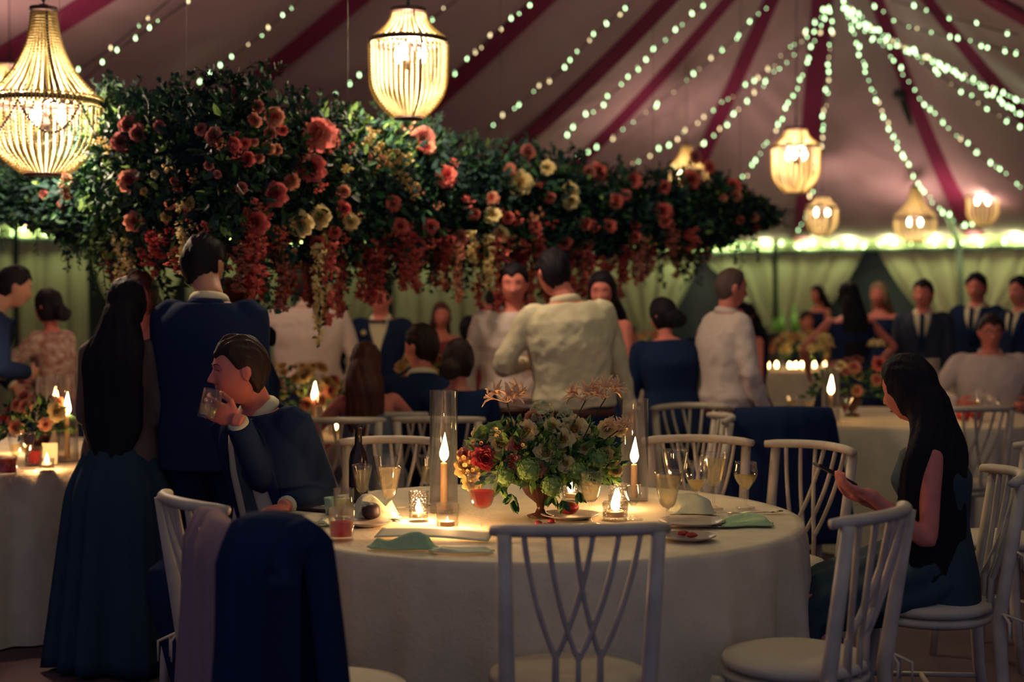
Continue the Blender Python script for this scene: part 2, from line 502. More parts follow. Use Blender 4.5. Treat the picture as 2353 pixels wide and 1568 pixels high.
STR = [
    ('topmost sparse fairy light string left of the first burgundy seam, beside the tall chandelier', [(170, 203), (288, 103), (440, 0)], 9),
    ('second sparse fairy light string above the tall chandelier', [(150, 180), (253, 113), (372, 15), (390, 0)], 6),
    ('fairy light string crossing above the left end of the flower cloud', [(415, 225), (505, 152), (593, 86), (674, 15), (690, 0)], 13),
    ('fairy light string running behind the lit round chandelier', [(735, 238), (825, 176), (960, 70), (1020, 22), (1050, 0)], 10),
    ('fairy light string lying over the burgundy seam right of the round chandelier', [(1040, 172), (1123, 86), (1225, 0)], 11),
    ('fairy light string between the burgundy seams, ending above the middle of the flower cloud', [(1118, 302), (1189, 240), (1296, 157), (1370, 75), (1450, 8)], 19),
    ('fairy light string just right of the fourth burgundy seam', [(1285, 318), (1391, 232), (1482, 140), (1545, 75), (1620, 5)], 20),
    ('fairy light string ending above the coral roses on the garland', [(1310, 372), (1412, 314), (1488, 257), (1600, 165), (1686, 90), (1745, 30), (1780, 0)], 25),
    ('fairy light string ending beside the small chandelier half hidden by flowers', [(1425, 394), (1530, 333), (1658, 240), (1789, 140), (1868, 57), (1890, 20)], 34),
    ('fairy light string ending at the right part of the flower garland', [(1525, 396), (1623, 328), (1690, 265), (1763, 182), (1830, 118), (1885, 50), (1895, 20)], 30),
    ('fairy light string dropping left of the middle hanging chandelier', [(1700, 420), (1744, 360), (1785, 292), (1829, 205), (1862, 122), (1890, 60), (1900, 15)], 30),
    ('fairy light string dropping behind the middle hanging chandelier', [(1832, 545), (1860, 470), (1885, 330), (1898, 230), (1903, 125), (1915, 50), (1905, 5)], 40),
    ('fairy light string curving down to the quarter pole', [(1945, 30), (1982, 145), (2015, 226), (2068, 350), (2110, 430), (2165, 487), (2210, 520), (2245, 515)], 48),
    ('fairy light string running down the right side past the small chandelier', [(1950, 35), (2040, 111), (2104, 215), (2182, 295), (2250, 354), (2353, 437)], 36),
    ('thick double fairy light string sweeping to the right edge', [(1935, 5), (1990, 50), (2060, 97), (2140, 138), (2230, 180), (2353, 238)], 56),
    ('fairy light string woven below the thick double string', [(1930, 15), (2000, 66), (2080, 112), (2160, 148), (2250, 200), (2353, 270)], 46),
    ('fairy light string below the thick one with larger gaps', [(1990, 85), (2090, 118), (2170, 180), (2250, 235), (2353, 300)], 20),
    ('uppermost cold fairy light string at the top right corner', [(2050, 0), (2193, 43), (2235, 52), (2280, 66), (2340, 80)], 7),
    ('second fairy light string at the top right corner', [(2000, 8), (2078, 60), (2165, 80), (2230, 95), (2350, 125)], 16),
]
for lab, pts, n in STR:
    string(lab, pts, n, warm=.25 if pts[0][0] < 1900 else .1)
# eave string with greenish bulbs
def eave_string(lab, pxs, dz):
    pts = [per_at(p) + V(0, -.07, EAVE - .17 + dz) for p in pxs]
    root = thing('string_light', lab, 'string light', pts[0], group='fairy lights along the eave')
    mb = MB(); mb.tube([p - pts[0] for p in pts], .008, 4); mb.obj('cord', CORD, root)
    for i in range(len(pts) - 1):
        for k in range(2):
            if rnd.random() < .2: continue
            p = pts[i].lerp(pts[i + 1], rnd.random()) + V(0, rnd.uniform(-.03, .03), rnd.uniform(-.02, .05)) - pts[0]
            link_mesh('bulb', bulbg_me, root, p, scale=rnd.choice((1.2, 1.6, 2.1, .9)))
eave_string('greenish fairy lights lying along the tent eave at the right', [1560 + i * 27 for i in range(38)], .05)
eave_string('greenish fairy lights along the tent eave behind the tall chandelier', [-60 + i * 24 for i in range(22)], .05)
# the lamps those strings are: they wash the valance and the drape tops green
for px in list(range(1560, 2600, 95)) + [-120, -20, 80, 180, 290, 420, 560, 700, 850, 1000, 1180, 1370]:
    p = per_at(px); dd = V(0, -1, 0)
    point('eave_lamp', (p.x, p.y - .20, EAVE - .08), 3.6 if px > 1500 else 2.8, (.78, 1, .40), .05)

# ------------------------------------------------------------------ CHANDELIERS
BEAD = mat('wooden_beads', (.68, .56, .27), .5, spec=.3, translucent=.45)
IRON = mat('dark_iron', (.05, .025, .03), .5, metal=.4)
LAMP = emissive('lamp_glow', (1, .80, .45), 30)
def bead_strand(mb, pts, r, step=None, nu=6, nv=4):
    step = step or r * 2.0
    L = [0]
    for a, b in zip(pts, pts[1:]): L.append(L[-1] + (b - a).length)
    n = max(1, int(L[-1] / step))
    for i in range(n):
        p = Vector(interp([tuple(q) for q in pts], (i + .5) / n))
        mb.ell(p, (r, r, r * 1.02), nu=nu, nv=nv)
def chandelier(label, px, ytop, ybot, Y, kind, detail, lamp, cable=True, rot=0):
    s = F / Y
    top = at(px, ytop, Y); H = (ybot - ytop) / s
    root = thing('bead_chandelier', label, 'chandelier', top, rot, group='bead chandeliers hanging from the tent roof')
    root.rotation_euler = (0, 0, rot)
    if kind == 'lantern':
        prof_u = [(.078, -.06 * H / .48 * 1.0), (.088, -.11 * H / .48), (.125, -.17 * H / .48), (.192, -.225 * H / .48)]
        a_top, a_mid = .02 * H / .48, .115 * H / .48
        rt, rm, rb = .085, .195, .075
        up = lambda t: (rt + (rm - rt) * (t ** 1.9), -(.03 + .115 * t) * H / .48)
        lo = lambda t: (rm * (1 - .04 * t) if t < .45 else rm * .982 - (rm * .982 - rb) * ((t - .45) / .55) ** 2.2, -(.165 + .315 * t) * H / .48)
        ringz = [(rt, -.02 * H / .48, .010), (rm, -.152 * H / .48, .011)]
    else:
        rt, rm, rb = .055, .26, .10
        up = lambda t: (rt + (rm * .86 - rt) * (t ** 2.6) + .035 * t, -(.03 + .31 * t) * H / .62)
        lo = lambda t: (rm * (1 - .02 * t) if t < .35 else rm * .993 - (rm * .993 - rb) * ((t - .35) / .65) ** 2.0, -(.375 + .235 * t) * H / .62)
        ringz = [(rt + .004, -.02 * H / .62, .008), (rm, -.355 * H / .62, .012)]
    fr = MB()
    for r, z, w in ringz[:1]:
        fr.lathe([(r - .004, z - w), (r + .005, z - w), (r + .005, z + w), (r - .004, z + w)], 36, closed=True)
    fr.lathe([(0, .0), (.02, -.005), (.025, -.02), (rt, -.02), (rt, -.026), (0, -.026)], 20)
    fr.obj('crown', IRON, root); fr = MB()
    for r, z, w in ringz[1:]:
        fr.lathe([(r - .004, z - w), (r + .005, z - w), (r + .005, z + w), (r - .004, z + w)], 36, closed=True)
    for k in range(4):
        a = k * PI / 2 + .35
        pts = [Vector((up(t)[0] * math.cos(a), up(t)[0] * math.sin(a), up(t)[1])) for t in np.linspace(0, 1, 8)]
        if kind == 'lantern': pts += [Vector((lo(t)[0] * 1.01 * math.cos(a), lo(t)[0] * 1.01 * math.sin(a), lo(t)[1])) for t in np.linspace(0, 1, 10)]
        fr.tube(pts, .006, 5)
        fr.tube([Vector((0, 0, ringz[1][1])), Vector((rm * math.cos(a), rm * math.sin(a), ringz[1][1]))], .004, 4)
    fr.lathe([(.012, ringz[1][1] - .03), (.02, ringz[1][1] - .1), (.012, ringz[1][1] - .14), (.012, ringz[1][1])], 10)
    fr.obj('frame', IRON, root); fr = MB()
    fr.lathe([(0, lo(1)[1] - .012), (rb * .96, lo(1)[1] - .012), (rb * .96, lo(1)[1]), (0, lo(1)[1])], 20)
    fr.obj('base_plate', IRON, root)
    nS, nL, br, nu, nv = {2: (36, 44, .0072, 6, 4), 1: (26, 30, .009, 5, 4), 0: (18, 20, .013, 4, 3)}[detail]
    if kind == 'tall': br *= 1.0
    for (n, fn, nm) in ((nS, up, 'bead_strand'), (nL, lo, 'bead_strand')):
        mb0 = MB()
        pts = [Vector((fn(t)[0], 0, fn(t)[1])) for t in np.linspace(0, 1, 14)]
        bead_strand(mb0, pts, br, nu=nu, nv=nv)
        me = mb0.mesh('bead_strand', BEAD)
        for k in range(n):
            link_mesh('bead_strand', me, root, rot=(0, 0, 2 * PI * (k + .5 * (fn is lo)) / n))
    if kind == 'tall' and detail:
        for j in range(3):      # rows of beads round the rim
            mb0 = MB()
            z = ringz[1][1] + .02 - j * .017
            for k in range(90): mb0.ell((rm * 1.02 * math.cos(k * PI / 45), rm * 1.02 * math.sin(k * PI / 45), z), br * 1.1, nu=5, nv=4)
            mb0.obj('rim_beads', BEAD, root)
        DKB = mat('dark_beads', (.10, .06, .06), .5)
        for k in range(6):      # dark swags
            a0 = k * PI / 3 + .2; a1 = a0 + PI / 3; mb0 = MB(); pts = []
            for t in np.linspace(0, 1, 16):
                a = a0 + (a1 - a0) * t; pts.append(Vector((rm * 1.05 * math.cos(a), rm * 1.05 * math.sin(a), ringz[1][1] - .02 - .115 * 4 * t * (1 - t) * H / .62)))
            bead_strand(mb0, pts, .007, nu=5, nv=4); mb0.obj('swag', DKB, root)
    # bulbs
    zb = ringz[1][1] - .06
    nb = 3 if detail else 2
    for k in range(nb):
        a = k * 2 * PI / nb + .2
        mb0 = MB(); mb0.lathe([(0, .055), (.008, .04), (.020, .012), (.022, -.004), (.014, -.024), (.010, -.04), (0, -.04)], 12)
        mb0.obj('bulb', LAMP, root, loc=(.075 * math.cos(a), .075 * math.sin(a), zb))
    mb0 = MB(); zl = 0
    if cable:
        up_hit = roof_bvh.ray_cast(top, V(0, 0, 1))
        h = up_hit[3] if up_hit[0] is not None else 2
        mb0.tube([Vector((0, 0, 0)), Vector((0, 0, h))], .004, 5)
        for k in range(4): mb0.lathe([(.006, .008), (.011, .014 + .0), (.006, .02)], 8, c=(0, 0, k * .018))
        mb0.obj('hanging_cable', CORD, root)
    point('chandelier_lamp', (0, 0, zb), lamp, (1, .72, .48), .06, root)
    return root
chandelier('large tall bead chandelier with long narrow neck and dark swags at the left edge', 100, 8, 402, 6.9, 'tall', 2, 34, rot=.2)
chandelier('bright lantern-shaped bead chandelier above the middle of the flower cloud', 938, 14, 268, 7.3, 'lantern', 2, 30, rot=.05)
chandelier('bead chandelier partly hidden behind the large tall one', 22, 140, 330, 9.6, 'lantern', 1, 12)
chandelier('lantern-shaped bead chandelier hanging alone in the middle of the right side', 1829, 290, 442, 11.9, 'lantern', 1, 15)
chandelier('small lantern bead chandelier with two bulbs below the hanging middle one', 1889, 448, 541, 18.2, 'lantern', 0, 5.5)
chandelier('small tall-necked bead chandelier near the far eave', 2103, 424, 557, 18.6, 'tall', 0, 6)
chandelier('small lantern bead chandelier at the far right', 2258, 420, 518, 18.6, 'lantern', 0, 5.5)
chandelier('small tall-necked bead chandelier half hidden behind the garland roses', 1577, 330, 440, 17.5, 'tall', 0, 8)
# ================================================================== FLOWERS
def petal(mb, ang, tilt, L, W, cup, base, rs, nu=5, nv=5, mi=0, ruffle=.06):
    """tilt 0 = closed upright, 90 = flat open"""
    ph = rs.uniform(0, 6); Rz = Matrix.Rotation(ang, 3, 'Z')
    def fn(u, v):
        w = W * (.45 + .85 * v) * (1 - max(0, v - .72) ** 2 * 5.5) * (u - .5)
        bend = R(tilt) * (.35 + .9 * v)
        # arc outwards
        x = L * v * math.sin(bend * .8) + base
        z = L * v * math.cos(bend * .8)
        curl = cup * (u - .5) ** 2 * 4 * W * .5
        x -= curl
        x += ruffle * L * math.sin(6 * u + ph) * v
        z += ruffle * L * math.cos(5 * u + ph) * v * .6
        return Rz @ Vector((x, w, z))
    mb.grid(fn, nu, nv, mi)
def rose_mesh(name, m, seed, openness=1.0, nu=5, nv=4):
    rs = random.Random(seed); mb = MB()
    for n, tilt, L, W, cup, base in ((3, 4, .50, .40, .9, .02), (4, 12, .56, .52, .9, .06), (5, 22, .62, .60, .8, .11), (6, 34, .68, .66, .7, .16), (7, 47, .72, .70, .6, .20), (8, 61, .76, .72, .5, .22), (8, 76, .78, .74, .35, .24)):
        a0 = rs.uniform(0, 6)
        for k in range(n):
            petal(mb, a0 + k * 2 * PI / n + rs.uniform(-.15, .15), tilt * openness * rs.uniform(.85, 1.15), L * rs.uniform(.9, 1.08), W, cup, base, rs, nu, nv, 1 if tilt < 25 else 0)
    mb.ell((0, 0, .08), (.26, .26, .26), nu=8, nv=6)
    return mb.mesh(name, [m, INNER.get(m.name, m)])
def flower_mat(name, c, c2=None): return mat(name, c, .7, color2=c2 or tuple(x * .7 for x in c), vscale=3, translucent=.38, spec=.15)
CORAL = flower_mat('petal_coral', (.85, .27, .22), (.70, .15, .14))
PINKP = flower_mat('petal_pink', (.95, .42, .32), (.85, .25, .22))
PEACH = flower_mat('petal_peach', (.80, .42, .27), (.62, .26, .18))
DUSTY = flower_mat('petal_dusty', (.50, .20, .16), (.36, .12, .11))
CREAMP = flower_mat('petal_cream', (.95, .84, .45), (.90, .74, .36))
YELLP = flower_mat('petal_yellow', (.85, .68, .28), (.7, .5, .2))
REDP = flower_mat('petal_red', (.72, .15, .14), (.5, .07, .08))
LEAF = mat('dark_leaf', (.018, .046, .044), .6, var=.4, vscale=3, spec=.12)
LEAF2 = mat('green_leaf', (.032, .10, .045), .55, var=.3, vscale=3, spec=.15)
LEAF3 = mat('bright_leaf', (.20, .36, .10), .6, var=.3, vscale=3, spec=.2, translucent=.3)
STEM = mat('stem', (.02, .04, .02), .7)
INNER = {'petal_pink': CORAL, 'petal_coral': REDP, 'petal_peach': CORAL, 'petal_cream': YELLP}
ROSES = {}
for nm, m_, sd, op in (('pink', PINKP, 1, 1.15), ('coral', CORAL, 2, 1.0), ('peach', PEACH, 3, 1.1), ('dusty', DUSTY, 4, 1.1), ('cream', CREAMP, 5, 1.1), ('bud', CORAL, 6, .4), ('peachbud', PEACH, 7, .4), ('yellow', YELLP, 8, .9), ('red', REDP, 9, .8)):
    ROSES[nm] = rose_mesh('rose', m_, sd, op)
ROSEBIG = rose_mesh('rose', PINKP, 11, 1.2, 9, 7)

def leaf_at(mb, p, d, n, L, W, mi=0, droop=.2):
    d = d.normalized(); s = d.cross(n)
    if s.length < 1e-4: s = d.orthogonal()
    s.normalize(); n = s.cross(d)
    q = [p, p + d * L * .35 + s * W * .5 + n * L * .05, p + d * L * .35 - s * W * .5 + n * L * .05, p + d * L * .75 + s * W * .36 - n * L * droop * .4, p + d * L * .75 - s * W * .36 - n * L * droop * .4, p + d * L - n * L * droop, p + d * L * .38 - n * L * .03, p + d * L * .75 - n * L * (.06 + droop * .4)]
    mb.add(q, [(0, 1, 6), (0, 6, 2), (1, 3, 7, 6), (6, 7, 4, 2), (3, 5, 7), (7, 5, 4)], mi)
def rv(rs=rnd):
    while True:
        v = Vector((rs.uniform(-1, 1), rs.uniform(-1, 1), rs.uniform(-1, 1)))
        if .05 < v.length < 1: return v.normalized()
TOPL = [(-80, 420), (60, 400), (170, 330), (215, 235), (260, 205), (330, 225), (390, 205), (440, 215), (500, 180), (570, 178), (620, 205), (680, 235), (750, 262), (800, 245), (850, 265), (920, 285), (985, 290), (1060, 315), (1160, 330), (1260, 345), (1350, 385), (1430, 390), (1520, 400), (1640, 395), (1700, 430), (1760, 470), (1790, 500)]
BOTL = [(-80, 500), (60, 505), (170, 560), (250, 600), (400, 610), (600, 600), (800, 600), (1000, 600), (1200, 600), (1350, 590), (1500, 580), (1620, 590), (1700, 540), (1790, 505)]
def lerp_l(L, x):
    for a, b in zip(L, L[1:]):
        if a[0] <= x <= b[0]: return a[1] + (b[1] - a[1]) * (x - a[0]) / (b[0] - a[0])
    return L[-1][1] if x > L[-1][0] else L[0][1]
def cloudY(px): return 6.35 + max(0, px - 500) / 1250 * 4.0 + max(0, 500 - px) / 500 * 1.35
cc = at(850, 450, cloudY(850))
cloud = thing('floral_installation', 'huge hanging cloud of dark greenery with coral, pink and cream roses above the guests', 'flower arrangement', cc)
# core of moss and netting
mb = MB(); rings = []
for i in range(46):
    px = -70 + i * 1850 / 45
    yt, yb = lerp_l(TOPL, px), lerp_l(BOTL, px)
    Y = cloudY(px); c = at(px, (yt + yb) / 2 + 10, Y) - cc; hz = (yb - yt) / 2 / (F / Y) * .70; hy = hz * (.8 if px > 420 else .55)
    if i in (0, 45): hz *= .1; hy *= .1
    rings.append([c + V(0, hy * math.cos(a) * (1 + .15 * math.sin(3 * a + i)), hz * math.sin(a) * (1 + .13 * math.sin(5 * a + i * 1.7))) for a in [2 * PI * k / 20 for k in range(20)]])
mb.rings(rings); mb.obj('moss_core', mat('moss', (.012, .022, .03), .95, bump=.8, bscale=25, spec=.05), cloud)
leaves = MB(); rs = random.Random(3)
for i in range(19000):
    px = rs.uniform(-75, 1785) if i % 6 else rs.uniform(-75, 450); yt, yb = lerp_l(TOPL, px), lerp_l(BOTL, px)
    Y = cloudY(px); s = F / Y
    a = rs.uniform(0, 2 * PI); rr = rs.random() ** .35
    cy = (yt + yb) / 2; hh = (yb - yt) / 2
    off = math.sin(a) * rr * hh
    dep = math.cos(a) * rr * hh / s * .9
    if dep > .12 and rs.random() < .75: dep = -dep
    if px < 420 and dep > 0 and rs.random() < .8: dep = -dep
    p = at(px, cy + off, Y + dep) - cc
    out = V(rs.uniform(-.5, .5), math.cos(a), -math.sin(a)).normalized()
    d = (out * .6 + rv(rs) * .9 + V(0, 0, -.15)); L = rs.uniform(.03, .075)
    mi = 0 if rs.random() < .66 else 1
    if mi == 0 and rs.random() < .04: mi = 2
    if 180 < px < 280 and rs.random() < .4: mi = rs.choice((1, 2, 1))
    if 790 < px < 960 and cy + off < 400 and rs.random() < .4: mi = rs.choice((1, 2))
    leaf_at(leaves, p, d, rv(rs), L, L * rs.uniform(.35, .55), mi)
# sprigs breaking the outline
sprigs = MB()
for i in range(270):
    px = rs.uniform(-60, 1785); top = rs.random() < .62
    yt, yb = lerp_l(TOPL, px), lerp_l(BOTL, px); Y = cloudY(px) + rs.uniform(-.2, .2)
    if top: p = at(px, yt + 20, Y) - cc; d = V(rs.uniform(-.7, .7), rs.uniform(-.4, .4), 1).normalized(); L = rs.uniform(.07, .2)
    else: p = at(px, yb - 20, Y) - cc; d = V(rs.uniform(-.4, .4), rs.uniform(-.4, .2), -1).normalized(); L = rs.uniform(.08, .25)
    if px > 1740: d = V(1, rs.uniform(-.3, .3), rs.uniform(-.6, .5)).normalized()
    if 500 < px < 650 and top: L *= 1.15; d = V(rs.uniform(-1, 1.2), 0, .7).normalized()
    g = V(0, 0, -.35); pts = [p + d * L * t + g * L * t * t * .6 for t in (0, .3, .6, 1)]
    sprigs.tube(pts, [.003, .0025, .002, .001], 4, mi=3)
    nl = 12; fern = rs.random() < .45
    for k in range(nl):
        t = .2 + .8 * k / nl; q = p + d * L * t + g * L * t * t * .6
        side = d.cross(rv(rs)).normalized()
        leaf_at(sprigs, q, side * (1 if k % 2 else -1) + d * .6, rv(rs), L * (.22 if fern else .24) * (1.2 - t * .6), L * (.05 if fern else .12), 0 if rs.random() < .7 else 1)
tag(leaves.obj('foliage', [LEAF, LEAF2, LEAF3], cloud, smooth=False), kind='stuff')
tag(sprigs.obj('sprig', [LEAF, LEAF2, LEAF3, STEM], cloud, smooth=False), kind='stuff')
def place_rose(px, py, rpx, kind, dY=0, tilt=None, nm='rose', me=None):
    yt, yb = lerp_l(TOPL, px), lerp_l(BOTL, px); Y0 = cloudY(px); s = F / Y0
    hh = (yb - yt) / 2; k = max(-1, min(1, (py - (yt + yb) / 2) / hh))
    Y = Y0 - math.sqrt(1 - k * k * .92) * hh / s * .86 - .02 + dY
    p = at(px, py, Y) - cc; r = rpx / (F / Y) / .80
    d = tilt or V(rs.uniform(-.5, .5), -1, rs.uniform(-.35, .45))
    q = d.normalized().to_track_quat('Z', 'Y')
    o = link_mesh(nm, me or ROSES[kind], cloud, p + q @ V(0, 0, -.35 * r), None, r)
    o.rotation_euler = q.to_euler()
    return o
ROSELIST = [(292, 285, 21, 'dusty'), (318, 308, 19, 'dusty'), (276, 326, 21, 'dusty'), (297, 415, 25, 'peach'), (716, 384, 31, 'coral'), (1027, 405, 24, 'coral'),
    (630, 445, 28, 'coral'), (667, 415, 19, 'peach'), (583, 511, 30, 'coral'), (690, 515, 26, 'cream'), (733, 498, 24, 'cream'), (535, 331, 17, 'coral'), (563, 330, 13, 'coral'),
    (568, 365, 17, 'coral'), (594, 362, 12, 'peach'), (615, 340, 15, 'peach'), (635, 343, 12, 'peach'), (584, 325, 10, 'peach'), (650, 299, 11, 'coral'), (622, 306, 13, 'dusty'), (632, 268, 21, 'peach'), (583, 277, 16, 'peach'),
    (592, 244, 13, 'dusty'), (545, 309, 8, 'bud'), (488, 312, 20, 'dusty'), (460, 295, 14, 'dusty'), (366, 290, 12, 'dusty'), (400, 418, 14, 'peachbud'), (432, 468, 16, 'yellow'), (382, 498, 14, 'yellow'),
    (1197, 422, 26, 'cream'), (1170, 390, 14, 'dusty'), (1310, 440, 20, 'cream'), (1312, 462, 17, 'cream'), (1378, 393, 19, 'coral'), (1355, 396, 14, 'dusty'), (1455, 414, 18, 'coral'), (1527, 430, 15, 'coral'), (1524, 487, 20, 'coral'), (1530, 508, 14, 'coral'),
    (1418, 462, 16, 'coral'), (1438, 448, 12, 'coral'), (1265, 455, 12, 'coral'), (1092, 492, 12, 'coral'), (1166, 500, 14, 'coral'), (1130, 492, 18, 'cream'), (1130, 455, 15, 'peach'), (1150, 540, 18, 'cream'), (975, 318, 24, 'dusty'), (985, 340, 14, 'peach'), (1215, 350, 16, 'dusty'), (1258, 385, 15, 'cream'),
    (1600, 360, 13, 'dusty'), (1632, 384, 14, 'coral'), (1590, 412, 20, 'coral'), (1684, 428, 17, 'coral'), (1690, 450, 13, 'peach'), (1732, 500, 11, 'peach'), (1738, 524, 9, 'coral'), (1700, 505, 9, 'coral'), (1662, 455, 9, 'peach'),
    (805, 510, 17, 'cream'), (790, 480, 15, 'coral'), (790, 440, 14, 'peach'), (770, 535, 14, 'coral'), (730, 560, 18, 'coral'), (905, 465, 16, 'coral'), (920, 520, 18, 'coral'), (990, 520, 17, 'coral'), (960, 565, 18, 'coral'), (555, 430, 13, 'dusty'), (480, 380, 10, 'dusty'),
    (310, 510, 22, 'peach'), (350, 545, 14, 'coral'), (500, 400, 9, 'dusty'), (1060, 545, 16, 'dusty'), (1230, 520, 14, 'coral'), (1300, 560, 15, 'coral'), (1345, 515, 15, 'coral'), (1400, 520, 15, 'coral'), (1460, 545, 14, 'coral'), (1240, 575, 15, 'coral'), (145, 470, 12, 'dusty'), (100, 450, 12, 'dusty'), (330, 440, 9, 'yellow'), (355, 400, 8, 'cream')]
o = place_rose(727, 306, 36, 'pink', -.03, V(-.25, -1, .2), me=ROSEBIG)
o = place_rose(752, 316, 31, 'pink', .01, V(.6, -1, -.1), me=ROSEBIG)
for px, py, r, k in ROSELIST: place_rose(px, py, r, k)
# cream spray roses under the lit chandelier
def blossom_mesh(m, seed, n=14, spread=1, open_=.7):
    rs2 = random.Random(seed); mb = MB()
    for i in range(n):
        p = rv(rs2) * rs2.uniform(.3, 1) * spread; a0 = rs2.uniform(0, 6)
        sub = MB()
        for k in range(5): petal(sub, a0 + k * 1.257, 60 * open_, .34, .34, .3, .03, rs2, 3, 3)
        q = (p + V(0, -.6, 0)).normalized().to_track_quat('Z', 'Y').to_matrix()
        mb.add([q @ Vector(v) + p for v in sub.v], sub.f)
    return mb.mesh('blossom_cluster', m)
BL = {k: blossom_mesh(m_, i) for i, (k, m_) in enumerate((('cream', CREAMP), ('yellow', YELLP), ('coral', CORAL), ('red', REDP), ('peach', PEACH)))}
for px, py, r, k in [(862, 328, 22, 'yellow'), (885, 345, 24, 'yellow'), (900, 370, 20, 'yellow'), (865, 370, 18, 'peach'), (925, 360, 20, 'cream'), (945, 420, 18, 'yellow'), (855, 300, 14, 'yellow'), (955, 440, 14, 'peach'), (925, 400, 14, 'yellow'),
                     (940, 295, 16, 'peach'), (800, 385, 12, 'yellow'), (250, 340, 14, 'yellow'), (235, 320, 10, 'yellow')]:
    place_rose(px, py, r, None, -.02, nm='blossom_cluster', me=BL[k])
for i in range(84):
    px = rs.uniform(260, 1640); py = rs.uniform(470, 610) if i % 4 else rs.uniform(330, 470)
    if lerp_l(TOPL, px) + 40 > py: continue
    k = rs.choice(['coral', 'coral', 'red', 'red', 'peach', 'coral']) if px > 450 else rs.choice(['peach', 'coral', 'cream', 'red'])
    place_rose(px, py, rs.uniform(9, 17), None, -.02, nm='blossom_cluster', me=BL[k])
# hanging strands of blossom
def strand_mesh(m, seed, L, w, dens=105):
    rs2 = random.Random(seed); mb = MB()
    pts = [V(.012 * math.sin(t * 9 + seed), 0, -L * t) for t in np.linspace(0, 1, 9)]
    mb.tube(pts, .0025, 4, mi=1)
    n = int(dens * L / .4)
    for i in range(n):
        t = rs2.random() ** .9; ww = w * (1.05 - t * .65)
        p = V(.012 * math.sin(t * 9 + seed), 0, -L * t) + V(rs2.gauss(0, .45), rs2.gauss(0, .45), 0) * ww
        sub = MB(); r = rs2.uniform(.012, .023)
        for k in range(3): petal(sub, k * 2.1 + rs2.uniform(0, 1), 60, 1, 1.1, .3, .05, rs2, 3, 2)
        q = (V(rs2.gauss(0, 1), -1, rs2.gauss(0, .5))).to_track_quat('Z', 'Y').to_matrix()
        mb.add([q @ (Vector(v) * r) + p for v in sub.v], sub.f)
        if rs2.random() < .18: leaf_at(mb, p, rv(rs2), rv(rs2), .035, .015, 2)
    return mb.mesh('hanging_blossom_strand', [m, STEM, LEAF])
ST = {'coral': [strand_mesh(CORAL, s, .42, .05) for s in (1, 2)], 'red': [strand_mesh(REDP, s, .40, .055) for s in (3, 4)],
      'cream': [strand_mesh(CREAMP, 5, .45, .035), strand_mesh(PEACH, 6, .4, .03)], 'dusty': [strand_mesh(DUSTY, 7, .38, .05)]}
def strand(px, y0, y1, kind, dY=0):
    Y = cloudY(px) + dY; p = at(px, y0, Y) - cc; L = (y1 - y0) / (F / Y)
    me = rs.choice(ST[kind]); o = link_mesh('hanging_blossom_strand', me, cloud, p, (0, 0, rs.uniform(0, 6)))
    o.scale = (rs.uniform(.9, 1.3), rs.uniform(.9, 1.3), L / .42); return o
strand(733, 560, 775, 'cream', -.3); strand(742, 540, 720, 'cream', -.25); strand(1055, 560, 700, 'cream', -.3); strand(1085, 530, 600, 'cream', -.35); strand(1120, 540, 660, 'cream', -.3)
strand(270, 480, 640, 'cream', -.2); strand(295, 540, 660, 'cream', -.2); strand(425, 470, 620, 'cream', -.3); strand(148, 400, 460, 'cream', -.5); strand(1580, 560, 640, 'dusty', -.1)
for i in range(88):
    px = rs.uniform(255, 1590) if i > 30 else rs.uniform(560, 1560)
    bot = 676 + 45 * math.sin(px / 90) + rs.uniform(-40, 35)
    if 860 < px < 1120: bot += 20
    if px < 480: bot -= 25
    if px > 1480: bot -= 20
    k = rs.choice(['coral', 'red', 'red', 'coral', 'dusty'])
    strand(px, rs.uniform(510, 575), bot, k, rs.uniform(-.3, .35))
# hanging wires
mb = MB()
for px in (140, 430, 800, 1150, 1500, 1700):
    p = at(px, lerp_l(TOPL, px) + 30, cloudY(px)); h = roof_bvh.ray_cast(p, V(0, 0, 1)); hz = h[3] if h[0] is not None else 2.5
    mb.tube([p - cc, p - cc + V(0, 0, hz)], .0012, 4)
mb.obj('hanging_wire', CORD, cloud)
# ================================================================== TABLES
TOP = .762
WOODT = mat('table_wood', (.2, .12, .07), .6)
def cloth_mesh(rad, seed, folds=26, amp=.035, drop=TOP):
    mb = MB(); rs2 = random.Random(seed); n = 220
    fph = [rs2.uniform(0, 6) for _ in range(4)]
    def edge(a):
        return (.5 * math.sin(a * folds + fph[0] + .8 * math.sin(a * 5 + fph[1])) + .35 * math.sin(a * (folds * .43) + fph[2]) + .2 * math.sin(a * folds * 1.9 + fph[3]))
    rings = []
    for rr in (.02, .3, .6, .85, .97): rings.append([V(rad * rr * math.cos(a), rad * rr * math.sin(a), drop) for a in [2 * PI * k / n for k in range(n)]])
    for t in (0, .02, .06, .15, .3, .5, .7, .88, 1):
        ring = []
        for k in range(n):
            a = 2 * PI * k / n
            r = rad + .004 + .012 * min(1, t * 20) + amp * edge(a) * min(1, t * 1.6) ** .8 + .03 * t
            ring.append(V(r * math.cos(a), r * math.sin(a), drop - .003 * (t > 0) - (drop - .012) * t))
        rings.append(ring)
    mb.rings(rings, cap=False); mb.f.append(tuple(reversed(range(n)))); mb.m.append(0)
    return mb
